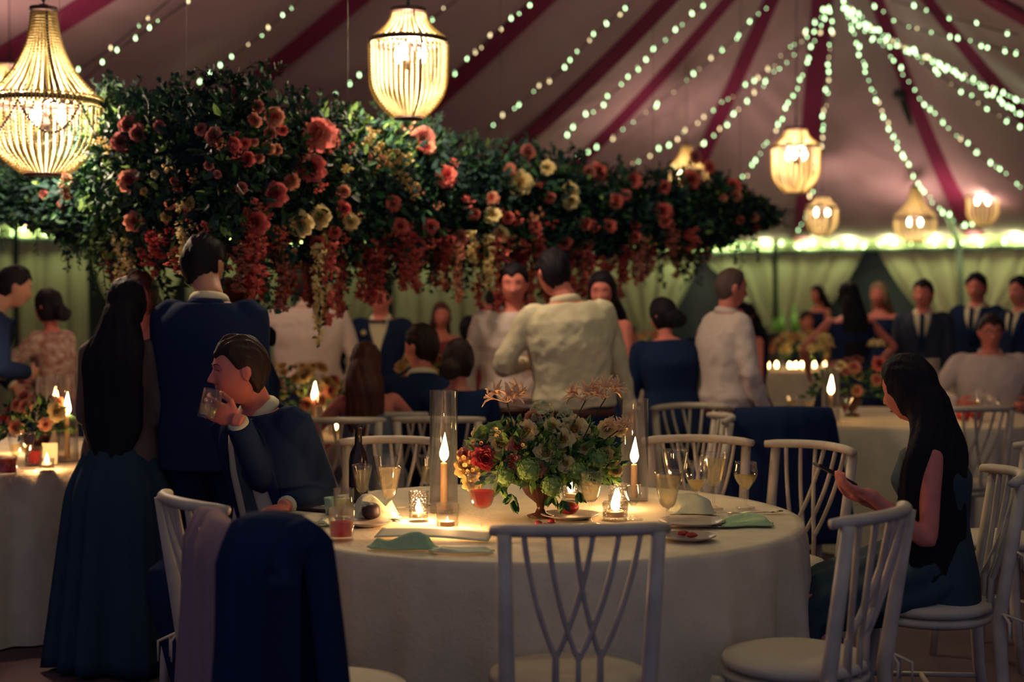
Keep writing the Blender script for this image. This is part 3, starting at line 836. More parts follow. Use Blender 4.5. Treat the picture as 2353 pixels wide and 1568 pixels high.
def table(x, y, where, seed, rad=.915, rz=0):
    t = thing('round_table', 'round banquet table hidden under the floor-length cloth, ' + where, 'table', (x, y, 0), rz, 'round tables under cloths')
    mb = MB(); mb.lathe([(0, .735), (rad - .02, .735), (rad, .742), (rad, .752), (rad - .02, .757), (0, .757)], 64); mb.obj('tabletop', WOODT, t)
    for k in range(4):
        mb = MB(); a = k * PI / 2 + .7; mb.tube([(.45 * math.cos(a), .45 * math.sin(a), .735), (.5 * math.cos(a), .5 * math.sin(a), 0)], .018, 8); mb.obj('leg', EDGE, t)
    o = cloth_mesh(rad, seed).obj('tablecloth', LINEN, loc=(x, y, 0)); o.rotation_euler = (0, 0, rz)
    tag(o, 'cream floor-length cloth draped over the round table ' + where, 'tablecloth', 'cream round tablecloths')
    return (x, y)
T1 = table(.07, 5.03, 'in the foreground with the centrepiece', 1)
T2 = table(-.96, 8.65, 'behind the seated drinker', 2)
T3 = table(-2.62, 7.1, 'at the left edge of the frame', 3)
T4 = table(2.48, 9.4, 'at the right behind the dark-haired woman', 4)
T5 = table(3.22, 16.4, 'far back with the row of glowing candles', 5)
T6 = table(1.28, 13.6, 'far back between the white shirts', 6)

# ================================================================== CHAIRS
RAILZ = .925; SEATZ = .475
def chair_parts(root, wood=CHAIRWOOD, cushion=True, ties=True):
    # local: faces +Y, back at -Y, origin under the seat centre
    mb = MB()
    def se(u, v):
        a = 2 * PI * u; r = .205 * (1 + .06 * math.cos(2 * a))
        return V(0, 0, 0)
    prof = [(0, SEATZ - .03), (.185, SEATZ - .03), (.205, SEATZ - .02), (.208, SEATZ - .008), (.198, SEATZ), (0, SEATZ)]
    mb.lathe(prof, 36, wob=lambda a, i, z: 1 + .05 * abs(math.sin(a)) * (1 if math.sin(a) > 0 else -.3) + .03 * math.cos(2 * a))
    mb.obj('seat', wood, root)
    if cushion:
        mb = MB(); mb.lathe([(0, SEATZ + .002), (.18, SEATZ + .002), (.207, SEATZ + .016), (.20, SEATZ + .036), (.15, SEATZ + .049), (0, SEATZ + .053)], 36,
                            wob=lambda a, i, z: 1 + .05 * abs(math.sin(a)) * (1 if math.sin(a) > 0 else -.3) + .03 * math.cos(2 * a))
        c = mb.obj('cushion', CUSHION, root)
        if ties:
            for sx in (-1, 1):
                mb = MB()
                for (dx, dy) in ((.06, .0), (-.035, -.02), (.01, -.05)):
                    mb.tube([(sx * .185, -.165, SEATZ + .01), (sx * .205, -.19, SEATZ + .03), (sx * (.205 + dx * .6), -.20 + dy, SEATZ + .01), (sx * (.205 + dx * .7), -.20 + dy, SEATZ - .05)], [.004, .007, .007, .004], 6, flat=.6)
                mb.obj('cushion_tie', CUSHION, c)
    # rear posts: one bent stick each from floor to rail
    def post(sx):
        return [V(sx * .185, -.235, 0), V(sx * .183, -.195, .25), V(sx * .182, -.180, SEATZ), V(sx * .188, -.205, .65), V(sx * .196, -.245, RAILZ - .005)]
    for sx in (-1, 1):
        mb = MB(); mb.tube(post(sx), [.017, .021, .023, .021, .0195], 10); mb.obj('leg', wood, root)
        mb = MB(); mb.tube([(sx * .165, .155, SEATZ - .02), (sx * .178, .178, .2), (sx * .182, .19, 0)], [.022, .019, .015], 10); mb.obj('leg', wood, root)
    mb = MB()
    pts = []
    for t in np.linspace(-1, 1, 13): pts.append(V(t * .225, -.285 + .075 * t * t, RAILZ + .0 + .008 * (1 - t * t)))
    mb.tube(pts, [.016] + [.020] * 11 + [.016], 12, flat=.85); mb.obj('top_rail', wood, root)
    def railp(t): return V(t * .225, -.285 + .075 * t * t, RAILZ)
    k = 0
    for sx, tt, bx in ((-1, -.66, .0), (-1, -.40, .055), (-1, -.10, -.055), (1, .66, .0), (1, .40, -.055), (1, .10, .055), (1, -.0, None)):
        if bx is None: continue
        a = railp(tt)
        if abs(tt) > .6: b = V(sx * .055 * 0 + sx * .06, -.176, SEATZ + .0)
        elif abs(tt) > .3: b = V(-sx * .0, -.186, SEATZ)
        else: b = V(-sx * .06, -.176, SEATZ)
        if abs(tt) > .6: b = V(sx * .062 * .9, -.18, SEATZ)
        c = a.lerp(b, .5) + V((tt * .225 - b.x) * .28, -.012, 0)
        b2 = b + V(0, -.004, .11); c = a.lerp(b2, .55) + V((tt * .225 - b.x) * .30, -.012, 0)
        pts = [a * (1 - t) ** 2 + c * 2 * t * (1 - t) + b2 * t * t for t in np.linspace(0, 1, 10)] + [b]
        mb = MB(); mb.tube(pts, .0098, 7, flat=.8); mb.obj('cross_slat', wood, root)
    mb = MB()
    for sx in (-1, 1): mb.tube([(sx * .177, .165, .21), (sx * .184, -.2, .21)], .009, 7)
    mb.tube([(-.18, 0, .21), (.18, 0, .21)], .009, 7); mb.obj('stretcher', wood, root)
chair0 = thing('crossback_chair', 'x', 'chair', (0, 0, 0), 0)
chair_parts(chair0)
DARKWOOD = mat('dark_chair_wood', (.05, .035, .035), .6)
used = [False]
def chair(x, y, deg, label, group='cream cross-back chairs'):
    if not used[0]: o = chair0; used[0] = True
    else: o = dup(chair0)
    o.location = (x, y, 0); o.rotation_euler = (0, 0, R(deg)); o['label'] = label; o['group'] = group
    return o
chair(.15, 3.90, 6, 'cream cross-back chair with tied cushion, front centre, its back to the camera')
chair(.80, 4.08, 52, 'cream cross-back chair at the right front, its round empty seat fully seen')
chair(-.735, 4.32, -56, 'cream cross-back chair with only its rail seen in front of the man with the tie')
chair(-.475, 3.74, -54, 'cream cross-back chair at the left front draped with the grey shawl and black coat')
chair(1.00, 5.62, 128, 'cream cross-back chair right of the foreground table, behind the phone')
chair(1.40, 4.86, 84, 'cream cross-back chair the dark-haired woman with the phone sits on')
chair(-.50, 5.75, 176, 'cream cross-back chair across the foreground table, left of the tall candle cylinder')
chair(.72, 5.80, 168, 'cream cross-back chair across the foreground table, behind the right candle cylinder')
chair(-1.02, 5.36, 146, 'cream cross-back chair under the seated man holding a glass')
chair(-.86, 7.28, 5, 'cream cross-back chair under the auburn-haired woman')
chair(-.36, 7.34, 0, 'cream cross-back chair under the woman with the low bun')
chair(-.60, 7.62, 4, 'cream cross-back chair under the seated man seen between the two women')
chair(1.03, 7.74, -165, 'cream cross-back chair standing in front of the balding man in profile')
chair(2.45, 8.05, 8, 'cream cross-back chair behind the dark-haired woman, at the right rear table')
chair(1.36, 7.60, 5, 'cream cross-back chair draped with the big black coat')
chair(2.05, 6.15, 40, 'cross-back chair in deep shade at the far right edge')
chair(3.02, 10.55, 172, 'cream cross-back chair under the man in glasses facing the camera')

# coats and shawls over chair backs
def drape(name, m, label, cat, chair_xy, deg, x0, x1, zb_back, zb_front, seed=1, thick=.014, group=None, taper=0):
    """cloth hung over the top rail of a chair, falling behind and in front of it"""
    rs2 = random.Random(seed); ph = rs2.uniform(0, 6)
    def fn(u, v):
        # v 0 = bottom behind, .5 = over rail, 1 = bottom in front
        w = x0 + (x1 - x0) * u
        s = (v - .5) * 2
        t = w / .225
        ry = -.285 + .075 * min(1, t * t)
        fall = abs(s)
        if s < 0:
            zz = RAILZ + .034 - fall ** 1.15 * (RAILZ - zb_back); y = ry - .040 * min(1, fall * 8) - .035 * fall
        else:
            zz = RAILZ + .034 - fall ** 1.15 * (RAILZ - zb_front); y = ry + .040 * min(1, fall * 8) + .05 * fall
        fold = (.011 * math.sin(u * 13 + ph + 2 * math.sin(v * 4) + 2 * math.sin(u * 5)) + .005 * math.sin(u * 31 + ph * 2 + v * 3)) * min(1, fall * 3)
        ww = w + (w - (x0 + x1) / 2) * (.30 + taper) * fall * (1 if s < 0 else .3)
        return V(ww, y + (fold if s < 0 else 0), zz + .012 * math.sin(u * PI))
    mb = MB(); mb.grid(fn, 60, 40)
    o = mb.obj(name, m, solid=thick, loc=(chair_xy[0], chair_xy[1], 0), rot=(0, 0, R(deg)))
    return tag(o, label, cat, group)
SHAWL = mat('mauve_grey_shawl', (.30, .21, .25), .95, bump=.9, bscale=22, bstretch=(1, 1, .12), spec=.05)
drape('shawl', SHAWL, 'thin mauve-grey shawl hanging over the left front chair back', 'shawl', (-.475, 3.74), -54, -.32, .12, .02, .5, 2, .008, taper=.0)
drape('coat', BLACKCLOTH, 'black coat hanging over the left front chair, right of the grey shawl', 'coat', (-.475, 3.74), -54, .09, .255, .02, .5, 5, .082, taper=.25)
drape('coat', BLACKCLOTH, 'big black coat draped square over a chair left of the dark-haired woman', 'coat', (1.36, 7.60), 5, -.25, .24, .25, .5, 8, .03, taper=.2)
chair(.80, 7.22, 92, 'cream cross-back chair seen edge-on, just left of the big black coat')

# ================================================================== TABLEWARE
def goblet(kind, h, rr, stem=.4, flare=.8, rib=0, foot=.034):
    """outer profile of bowl, stem, foot. returns (glass mb, liquid profile fn)"""
    hb = h * (1 - stem); z0 = h * stem
    def br(t):
        if kind == 'flare': return rr * (flare * .55 + (1 - flare * .55) * t ** .8) if t > .02 else rr * .35
        if kind == 'round': return rr * (.25 + 1.0 * math.sin(min(1, t * 1.15 + .08) * PI * .62)) / 1.25 * (1 if t < .6 else 1 - .16 * (t - .6))
        if kind == 'martini': return rr * (.05 + .95 * t)
        if kind == 'coupe': return rr * (.30 + .70 * t ** .45)
    ts = np.linspace(0, 1, 12)
    prof = [(0, .0), (foot, .0), (foot, .003), (foot * .5, .006), (.0045, .014), (.0040, z0 * .5), (.0055, z0 * .62), (.004, z0 * .75), (.006, z0 - .004)]
    prof += [(br(t), z0 + hb * t) for t in ts]
    prof += [(br(t) - .0018, z0 + hb * t) for t in reversed(ts)] + [(0, z0 + .003)]
    wob = (lambda a, i, z: 1 + (.03 * math.cos(16 * a) if z0 < z < h * .96 else 0)) if rib else None
    mb = MB(); mb.lathe(prof, 48 if rib else 32, wob=wob)
    def liq(level):
        m2 = MB(); tt = np.linspace(.04, level, 8)
        m2.lathe([(0, z0 + hb * .03)] + [(br(t) - .0035, z0 + hb * t) for t in tt] + [(0, z0 + hb * level)], 28)
        return m2
    return mb, liq
def tumbler(h, r, taper=.9):
    prof = [(0, 0), (r * taper, 0), (r * taper, .004), (r, h), (r - .002, h), (r * taper - .002, .010), (0, .010)]
    mb = MB(); mb.lathe(prof, 36)
    def liq(level):
        m2 = MB(); m2.lathe([(0, .012), (r * taper - .004, .012), (r * (taper + (1 - taper) * level) - .004, h * level), (0, h * level)], 28); return m2
    return mb, liq
def ware(name, label, cat, pos, mb, m, liq=None, liqm=None, group=None, part='bowl', scale=1, tilt=None):
    root = thing(name, label, cat, pos, rnd.uniform(0, 6), group)
    mb.obj(part, m, root)
    if liq is not None: liq.obj('drink', liqm, root)
    root.scale = (scale,) * 3
    if tilt: root.rotation_euler = tilt
    return root
def glass_at(px, pybase, label, kind='flare', h=.17, r=.034, level=.6, lm=None, z=TOP + .004, rib=1, stem=.42, gm=None, group='stemmed glasses on the foreground table', cat='glass', name='goblet', foot=.034):
    p = on_plane(px, pybase, z)
    if kind == 'tumbler': mb, liq = tumbler(h, r)
    else: mb, liq = goblet(kind, h, r, stem, rib=rib, foot=foot)
    return ware(name, label, cat, p, mb, gm or GLASS, liq(level) if level else None, lm or DRINK, group, part='glass_body')
G1 = [
 (832, 1176, 'cut goblet of clear drink, leftmost stemmed glass on the foreground table', 'flare', .165, .036, .78, None),
 (886, 1165, 'wide empty goblet right behind the tall champagne glass', 'flare', .185, .046, 0, None),
 (895, 1198, 'tall flared goblet filled to the brim, left of the small cut votive', 'flare', .185, .040, .93, None),
 (983, 1160, 'goblet half hidden behind the left candle cylinder', 'flare', .18, .036, .6, None),
 (1108, 1228, 'stemmed glass with a pink drink below the pink rose', 'coupe', .195, .052, .5, PINKDRINK),
 (1356, 1205, 'wide ribbed goblet standing before the right side of the centrepiece', 'flare', .18, .046, .6, None),
 (1455, 1195, 'small round wine glass beside the bright votive', 'round', .12, .029, .0, None),
 (1534, 1226, 'ribbed champagne goblet right of the right candle cylinder', 'flare', .20, .046, .85, None),
 (1552, 1168, 'tall wide goblet at the back, right of the right candle cylinder', 'flare', .21, .046, .0, None),
 (1600, 1178, 'round wine glass behind the white folded napkin', 'round', .18, .040, .35, WINE),
 (1640, 1170, 'cloudy-sided goblet, second from the right on the foreground table', 'flare', .20, .048, .8, None),
 (1713, 1168, 'big round wine glass of white wine, rightmost on the foreground table', 'round', .165, .043, .5, WINE),
 (1310, 1150, 'small goblet behind the centrepiece foot', 'flare', .12, .03, .5, None),
]
for px, py, lab, kd, h, r, lv, lm in G1: glass_at(px, py, lab, kd, h, r, lv, lm, rib=kd != 'round')
glass_at(785, 1240, 'short tumbler with a pink drink at the left front of the foreground table', 'tumbler', .098, .041, .55, PINKDRINK, name='tumbler', group=None)
glass_at(790, 1190, 'plain tumbler behind the pale green cup', 'tumbler', .10, .036, .6, None, name='tumbler', group=None)

CANDLES = []
def candle_in(px, pyb, label_c, label_g, hc, hg, rc=.0125, rg=.05, z=TOP + .004, power=3.2, glass=True, group=None, flame=1, pos=None, rim=1.0):
    p = pos or on_plane(px, pyb, z)
    if glass:
        mb = MB(); mb.lathe([(0, 0), (rg, 0), (rg, hg), (rg + .001, hg + .002), (rg - .0035, hg + .002), (rg - .003, .008), (0, .008)], 48)
        g = thing('candle_cylinder', label_g, 'candle holder', p, 0, group and 'tall glass candle cylinders')
        mb.obj('glass_cylinder', GLASS, g)
    if not hc: return
    c = thing('taper_candle', label_c, 'candle', p + V(0, 0, .009), 0, group)
    mb = MB(); mb.lathe([(0, 0), (rc, 0), (rc * .95, hc * .7), (rc * .92, hc - .004), (rc * .7, hc), (0, hc - .002)], 20); mb.obj('wax', WAX, c)
    mb = MB(); mb.tube([(0, 0, hc - .002), (.001, 0, hc + .012)], .0012, 5); mb.obj('wick', WICK, c)
    mb = MB(); mb.lathe([(0, 0), (.005, .004), (.0085, .014), (.0090, .024), (.006, .042), (.0028, .062), (0, .078)], 14)
    mb.obj('flame', FLAME, c, loc=(0, 0, hc + .004), rot=(0, .04, 0)).scale = (flame * 1.6, flame * 1.6, flame * 1.15)
    point('candle_light', (0, 0, hc + .03), power, WARM, .012, c)
def votive(px, pyb, label, h=.095, r=.035, power=1.5, m=CUT, z=TOP + .004, group='lit glass votives', pos=None, glow=1.0):
    p = pos or on_plane(px, pyb, z)
    g = thing('votive', label, 'votive candle', p, 0, group)
    mb, _ = tumbler(h, r, .94); mb.obj('glass_cup', m, g)
    mb = MB(); mb.lathe([(0, .010), (r * .62, .010), (r * .62, .026), (0, .024)], 20); mb.obj('tealight', WAX, g)
    mb = MB(); mb.lathe([(0, 0), (.006, .004), (.008, .012), (.005, .024), (0, .038)], 12); mb.obj('flame', FLAME, g, loc=(0, 0, .026)).scale = (1.25 * glow,) * 3
    point('votive_light', (0, 0, .05), power, WARM, .01, g)
candle_in(1020, 1178, 'lit white taper inside the left tall glass cylinder', 'taller of the two nested-looking glass cylinders holding the left candle', .165, .425, rg=.049, power=4.0, group='lit taper candles', flame=1.15)
candle_in(1018, 1148, None, 'shorter empty glass cylinder right behind the left candle cylinder', 0, .30, rg=.049, group=1)
candle_in(1457, 1150, 'lit taper inside the right glass cylinder of the foreground table', 'glass cylinder around the candle at the right of the centrepiece', .125, .375, rg=.052, power=4.0, group='lit taper candles', flame=1.1)
votive(962, 1196, 'diamond-cut votive glass left of the left candle cylinder', .098, .034, 1.2)
votive(1414, 1194, 'brightest low votive, in front of the small round wine glass', .06, .045, 1.8, glow=1.6)
votive(1420, 1168, 'pebbled cut votive just behind the brightest one', .088, .036, .8)
votive(1312, 1150, 'small low votive behind the centrepiece, left of the ribbed goblet', .05, .035, 1.6, glow=1.3)
votive(1028, 1216, 'small plain glass holder with a dark red petal, before the left candle cylinder', .082, .038, .25, m=GLASS, group=None, glow=.3)

# little things
CERAM = mat('pale_green_ceramic', (.36, .52, .34), .3); GREYPL = mat('stone_plate', (.38, .34, .30), .35)
p = on_plane(768, 1180, TOP + .004); t = thing('cup', 'pale green handleless cup behind the pink tumbler', 'cup', p)
mb = MB(); mb.lathe([(0, 0), (.03, 0), (.036, .055), (.034, .055), (.028, .006), (0, .006)], 28); mb.obj('cup_body', CERAM, t)
def plate(px, py, label, r=.10, m=None, z=TOP + .004, group='plates on the foreground table'):
    p = on_plane(px, py, z); mb = MB(); mb.lathe([(0, 0), (r * .6, 0), (r, .012), (r, .015), (r * .62, .005), (0, .005)], 40)
    return tag(mb.obj('plate', m or GREYPL, loc=p), label, 'plate', group), p
_, pl = plate(848, 1208, 'dark plate holding the black fig', .075)
plate(1582, 1240, 'dark oval side plate with cake crumbs at the right front', .085)
plate(1590, 1205, 'plate with a knife right of the champagne goblet', .11)
plate(1310, 1190, 'dessert plate before the centrepiece foot', .10)
def lump(name, label, cat, px, py, r, m, z=TOP + .02, seed=1, sq=(1, 1, 1), group=None):
    p = on_plane(px, py, z); rs2 = random.Random(seed); mb = MB(); mb.ell((0, 0, 0), r, nu=20, nv=14)
    ph = [rs2.uniform(0, 6) for _ in range(6)]
    mb.v = [tuple(Vector(v) * (1 + .13 * math.sin(v[0] / r * 2.3 + ph[0]) + .1 * math.sin(v[1] / r * 3 + ph[1]) + .07 * math.sin(v[2] / r * 4 + ph[2]))) for v in mb.v]
    mb.v = [(v[0] * sq[0], v[1] * sq[1], v[2] * sq[2]) for v in mb.v]
    lo = min(v[2] for v in mb.v)
    o = mb.obj(name, m, loc=(p.x, p.y, z - lo)); return tag(o, label, cat, group)
POM = mat('pomegranate', (.38, .03, .03), .3, var=.3, vscale=30)
FIG = mat('black_fig', (.02, .01, .02), .5)
lump('fig', 'black split fig on the small dark plate at the left', 'fruit', 850, 1194, .027, FIG, TOP + .012, 1, (1.4, 1, .95))
lump('pomegranate_half', 'dark red pomegranate half by the centrepiece foot', 'fruit', 1303, 1184, .033, POM, TOP + .018, 2, (1.1, 1, .7))
for i, (px, py) in enumerate(((1238, 1208), (1252, 1212), (1268, 1206))): lump('fig_slice', ('left', 'middle', 'right')[i] + ' of the three dark fig slices before the centrepiece', 'fruit', px, py, .012, POM, TOP + .004, 5 + i, (1.2, 1, .7))
for i, (px, py) in enumerate(((1568, 1232), (1590, 1236))): lump('cake_crumb', ('left', 'right')[i] + ' red cake crumb on the oval side plate', 'food', px, py, .013, POM, TOP + .012, 15 + i, (1.4, 1, .6))
def napkin(label, px, py, w, d, h, m, rot=0, seed=1, fold=6, z=TOP + .005):
    p = on_plane(px, py, z); rs2 = random.Random(seed); ph = rs2.uniform(0, 6)
    mb = MB()
    def fn(u, v):
        x = (u - .5) * w; y = (v - .5) * d
        e = min(1, 6 * min(u, 1 - u, v, 1 - v))
        zz = h * (.30 + .7 * e) * (.55 + .30 * math.sin(u * fold + ph + v * 2) + .25 * math.sin(v * fold * 1.3 + ph * 2 + u * 3)) * e
        return V(x + .008 * math.sin(v * 9 + ph), y + .008 * math.sin(u * 8 + ph), max(.002, zz) + .003)
    mb.grid(fn, 26, 20)
    o = mb.obj('napkin', m, solid=.004, loc=p, rot=(0, 0, R(rot))); return tag(o, label, 'napkin', 'linen napkins on the foreground table')
napkin('crumpled napkin piled behind the black fig', 862, 1192, .16, .10, .075, NAPKIN, 10, 2)
napkin('crumpled greenish napkin at the front edge of the table', 925, 1262, .20, .07, .045, NAPGREEN, -8, 3, 8)
napkin('flat folded napkin at the front edge, right of the crumpled one', 1060, 1270, .18, .06, .02, NAPKIN, -4, 4, 3)
napkin('pale green folded napkin at the right end of the table', 1712, 1206, .17, .11, .028, NAPGREEN, 8, 5, 4)
napkin('white napkin standing in soft folds right of the champagne goblet', 1590, 1180, .15, .10, .06, NAPKIN, 0, 6, 5)
napkin('small folded white napkin behind the pink tumbler', 752, 1206, .05, .05, .03, NAPKIN, 20, 7, 3)
CARD = mat('menu_paper', (.72, .70, .5), .7)
p = on_plane(998, 1236, TOP + .005)
mb = MB(); mb.grid(lambda u, v: V((u - .5) * .36, (v - .5) * .10 + .012 * math.sin(u * 3), .004 + .014 * v + .004 * math.sin(u * 4)), 24, 6)
tag(mb.obj('menu_card', CARD, solid=.002, loc=p, rot=(0, 0, R(-10))), 'long pale paper menu lying before the left candle cylinder', 'menu')
mb = MB(); mb.box((0, 0, .005), (.07, .14, .009)); p = on_plane(728, 1172, TOP + .004)
tag(mb.obj('phone', FIG, bevel=.003, smooth=False, loc=p, rot=(0, 0, 1.1)), 'dark phone lying flat at the left end of the foreground table', 'phone')
STEEL = mat('steel', (.6, .5, .4), .25, metal=1)
def cutlery(name, label, px, py, rot, L=.2, z=TOP + .006):
    p = on_plane(px, py, z); mb = MB()
    mb.tube([(-L / 2, 0, .003), (0, 0, .002), (L * .2, 0, .003)], [.006, .003, .003], 8, flat=.5)
    if name == 'fork':
        mb.tube([(L * .2, 0, .003), (L * .32, 0, .002)], [.004, .011], 8, flat=.3)
        for k in (-1.5, -.5, .5, 1.5): mb.tube([(L * .32, k * .005, .002), (L * .5, k * .0055, .006)], .0016, 5)
    else: mb.tube([(L * .2, 0, .003), (L * .3, .002, .003), (L * .5, .002, .003)], [.004, .010, .003], 8, flat=.15)
    tag(mb.obj(name, STEEL, loc=p, rot=(0, 0, R(rot))), label, name, 'cutlery on the foreground table')
cutlery('knife', 'knife lying on the cloth right of the standing white napkin', 1665, 1180, 8)
cutlery('fork', 'fork at the right end beside the green folded napkin', 1735, 1180, 12)
cutlery('knife', 'knife resting by the plate near the champagne goblet', 1610, 1212, -4)
cutlery('fork', 'fork left of the diamond-cut votive', 925, 1168, 15)
mb = MB(); mb.lathe([(0, 0), (.034, 0), (.036, .01), (.036, .15), (.03, .18), (.014, .21), (.013, .265), (.016, .268), (.016, .285), (0, .285)], 24)
BOT = mat('dark_bottle', (.02, .015, .02), .15)
tag(mb.obj('bottle', BOT, loc=on_plane(824, 1152, TOP + .004)), 'dark bottle with its neck showing behind the leftmost goblet', 'bottle')

LILYP = mat('lily_petal', (.95, .66, .42), .6, translucent=.25)
# ------------------------------------------------------------------ centrepiece
COPPER = mat('ribbed_brown_glass', (.07, .03, .022), .25, metal=.2)
cp = on_plane(1243, 1192, TOP + .005) + V(0, .05, 0)
cen = thing('centrepiece', 'low flower centrepiece in a footed brown bowl in the middle of the foreground table', 'flower arrangement', cp)
mb = MB(); mb.lathe([(0, 0), (.045, 0), (.047, .004), (.02, .012), (.012, .03), (.016, .045), (.05, .075), (.068, .11), (.072, .145), (.068, .145), (.06, .11), (.03, .07), (0, .065)], 48, wob=lambda a, i, z: 1 + (.04 * math.cos(18 * a) if z > .05 else 0))
mb.obj('footed_bowl', COPPER, cen)
rs = random.Random(21)
mb = MB(); mb.ell((0, 0, .17), (.15, .12, .075), nu=20, nv=12); mb.obj('foam', mat('moss2', (.03, .06, .03), .95, bump=.6, bscale=60), cen)
lv = MB()
def dome(px, py, dY=0): return at(px, py, cp.y - .10 + dY) - cp
for i in range(1700):
    a = rs.uniform(0, 2 * PI); b = rs.uniform(-.4, 1.0); r = rs.uniform(.8, 1.1)
    d = V(math.cos(a) * math.sqrt(max(0, 1 - b * b * .8)), math.sin(a) * .8 * math.sqrt(max(0, 1 - b * b * .8)), b)
    p = V(0, 0, .18) + V(d.x * .235, d.y * .18, d.z * .12) * r
    leaf_at(lv, p, d + rv(rs) * .8, rv(rs), rs.uniform(.03, .06), rs.uniform(.014, .026), rs.choice((1, 2, 2)))
for (px, py) in ((1128, 968), (1118, 985), (1140, 965), (1110, 975)):
    p = dome(px, py, .05); leaf_at(lv, p + V(.02, 0, 0), V(-.5, -.2, -.4), V(0, -1, .3), .075, .028, 2)
for (px, py) in ((1175, 1135), (1150, 1120), (1290, 1150), (1330, 1130), (1270, 1140), (1180, 1150)):
    p = dome(px, py, -.03)
    for k in range(5): leaf_at(lv, p, V(rs.uniform(-.6, .6), -.5, -.7), rv(rs), .05, .025, rs.choice((1, 2)))
tag(lv.obj('foliage', [LEAF, LEAF2, LEAF3], cen, smooth=False), kind='stuff')
def crose(px, py, rpx, k, dY=0, d=None, me=None, nm='bloom'):
    p = dome(px, py, dY); r = rpx / (F / (cp.y - .1)) / .8
    q = (d or V(rs.uniform(-.4, .4), -1, .4)).normalized().to_track_quat('Z', 'Y')
    o = link_mesh(nm, me or ROSES[k], cen, p - q @ V(0, 0, .3 * r)); o.rotation_euler = q.to_euler(); o.scale = (r,) * 3; return o
o = crose(1113, 1055, 28, 'red', -.03, nm='rose'); o['label'] = 'large pink-red rose bloom'
for px, py, r, k, dY in [(1075, 1075, 26, 'yellow', 0), (1085, 1110, 20, 'yellow', 0), (1068, 1045, 16, 'peach', 0), (1150, 1020, 26, 'cream', 0), (1105, 1000, 20, 'cream', .05), (1190, 1025, 24, 'peach', -.02), (1210, 990, 22, 'cream', 0), (1255, 1040, 26, 'cream', -.04), (1175, 1060, 22, 'peach', -.04),
                          (1320, 985, 28, 'cream', .02), (1295, 1010, 22, 'cream', -.02), (1345, 1030, 18, 'cream', 0), (1395, 985, 20, 'cream', .05), (1425, 985, 16, 'cream', .1), (1225, 960, 18, 'peach', .05), (1270, 980, 18, 'cream', 0), (1170, 985, 20, 'cream', .04), (1390, 1045, 18, 'yellow', 0), (1415, 1080, 16, 'yellow', .03), (1300, 1065, 18, 'cream', -.05), (1235, 1075, 20, 'peach', -.05)]:
    crose(px, py, r, k, dY)
for px, py, r, k, dY in [(1215, 1080, 26, 'green', -.08), (1268, 1118, 24, 'green', -.08), (1375, 1055, 24, 'green', -.02), (1330, 1085, 22, 'green', -.06), (1160, 1095, 22, 'green', -.05), (1245, 948, 26, 'lace', .03), (1300, 965, 22, 'lace', .02), (1085, 1035, 18, 'lace', .02)]:
    if 'HYD' not in globals():
        HYD = {}
        for kk, m_ in (('green', mat('hydrangea_green', (.25, .42, .14), .7, var=.2, translucent=.2)), ('lace', mat('lace_white', (.55, .6, .36), .7, translucent=.2))):
            h_ = MB(); rs3 = random.Random(4)
            for i in range(110):
                d = rv(rs3); p = d * (1 if kk == 'green' else 1) * rs3.uniform(.85, 1.05)
                if kk == 'lace': p = V(d.x, abs(d.z) * .3 - .1, d.y)
                q = d.to_track_quat('Z', 'Y').to_matrix()
                for kq in range(4):
                    a = kq * PI / 2 + rs3.uniform(-.2, .2); e = V(math.cos(a), math.sin(a), .25); f_ = V(-math.sin(a), math.cos(a), 0)
                    h_.add([p, p + q @ (e * .14 + f_ * .09), p + q @ (e * .22), p + q @ (e * .14 - f_ * .09)], [(0, 1, 2, 3)])
            h_.ell((0, 0, 0), .82 if kk == 'green' else (.5, .5, .12)); HYD[kk] = h_.mesh('hydrangea', m_)
    p = dome(px, py, dY); o = link_mesh('hydrangea' if k == 'green' else 'lace_flower', HYD[k], cen, p); r_ = r / (F / cp.y)
    o.scale = (r_,) * 3; o.rotation_euler = (rs.uniform(-.3, .3), rs.uniform(-.3, .3), 0)
for px, py, r, k, dY in [(1070, 1060, 24, 'yellow', -.02), (1090, 1088, 22, 'yellow', -.03), (1062, 1090, 18, 'cream', 0), (1145, 995, 20, 'cream', 0), (1275, 1015, 20, 'cream', -.02), (1205, 1030, 18, 'cream', -.04), (1330, 1010, 20, 'cream', 0), (1410, 1060, 20, 'yellow', 0), (1240, 995, 18, 'yellow', 0), (1100, 1025, 20, 'peach', 0), (1360, 1000, 16, 'cream', .03)]:
    crose(px, py, r * .8, None, dY, me=BL[k], nm='blossom_cluster')
def nerine(px, py, sx, sy, scale=1.0, root=None, base=None, Yf=None, m=None, dd=None):
    m = m or LILYP
    """spidery lily head of many narrow curling petals on a long stem"""
    root = root or cen; c = dome(px, py, .03) if base is None else base
    s = dome(sx, sy, 0) if dd is None else dd
    mb = MB(); mb.tube([s, s.lerp(c, .5) + V(0, 0, .01), c], .0022, 5); st = mb.obj('stem', STEM, root)
    mb = MB()
    for k in range(8):
        a = k * 2 * PI / 8 + rs.uniform(-.2, .2); up = rs.uniform(.25, .9)
        d = V(math.cos(a), math.sin(a) * .8, up).normalized(); tip = c + d * .035 * scale
        mb.tube([c, tip], .0015, 4)
        for j in range(6):
            b = j * PI / 3; e = (d.orthogonal().normalized()); e = Quaternion(d, b) @ e
            pts = [tip + (d * (.034 * t) + e * (.030 * t * t + .004 * math.sin(t * 9)) - d * .018 * max(0, t - .6)) * scale for t in (0, .35, .7, 1)]
            mb.tube(pts, [.0040 * scale, .0066 * scale, .0055 * scale, .002 * scale], 5, flat=.35)
    mb.obj('spider_lily', m, root)
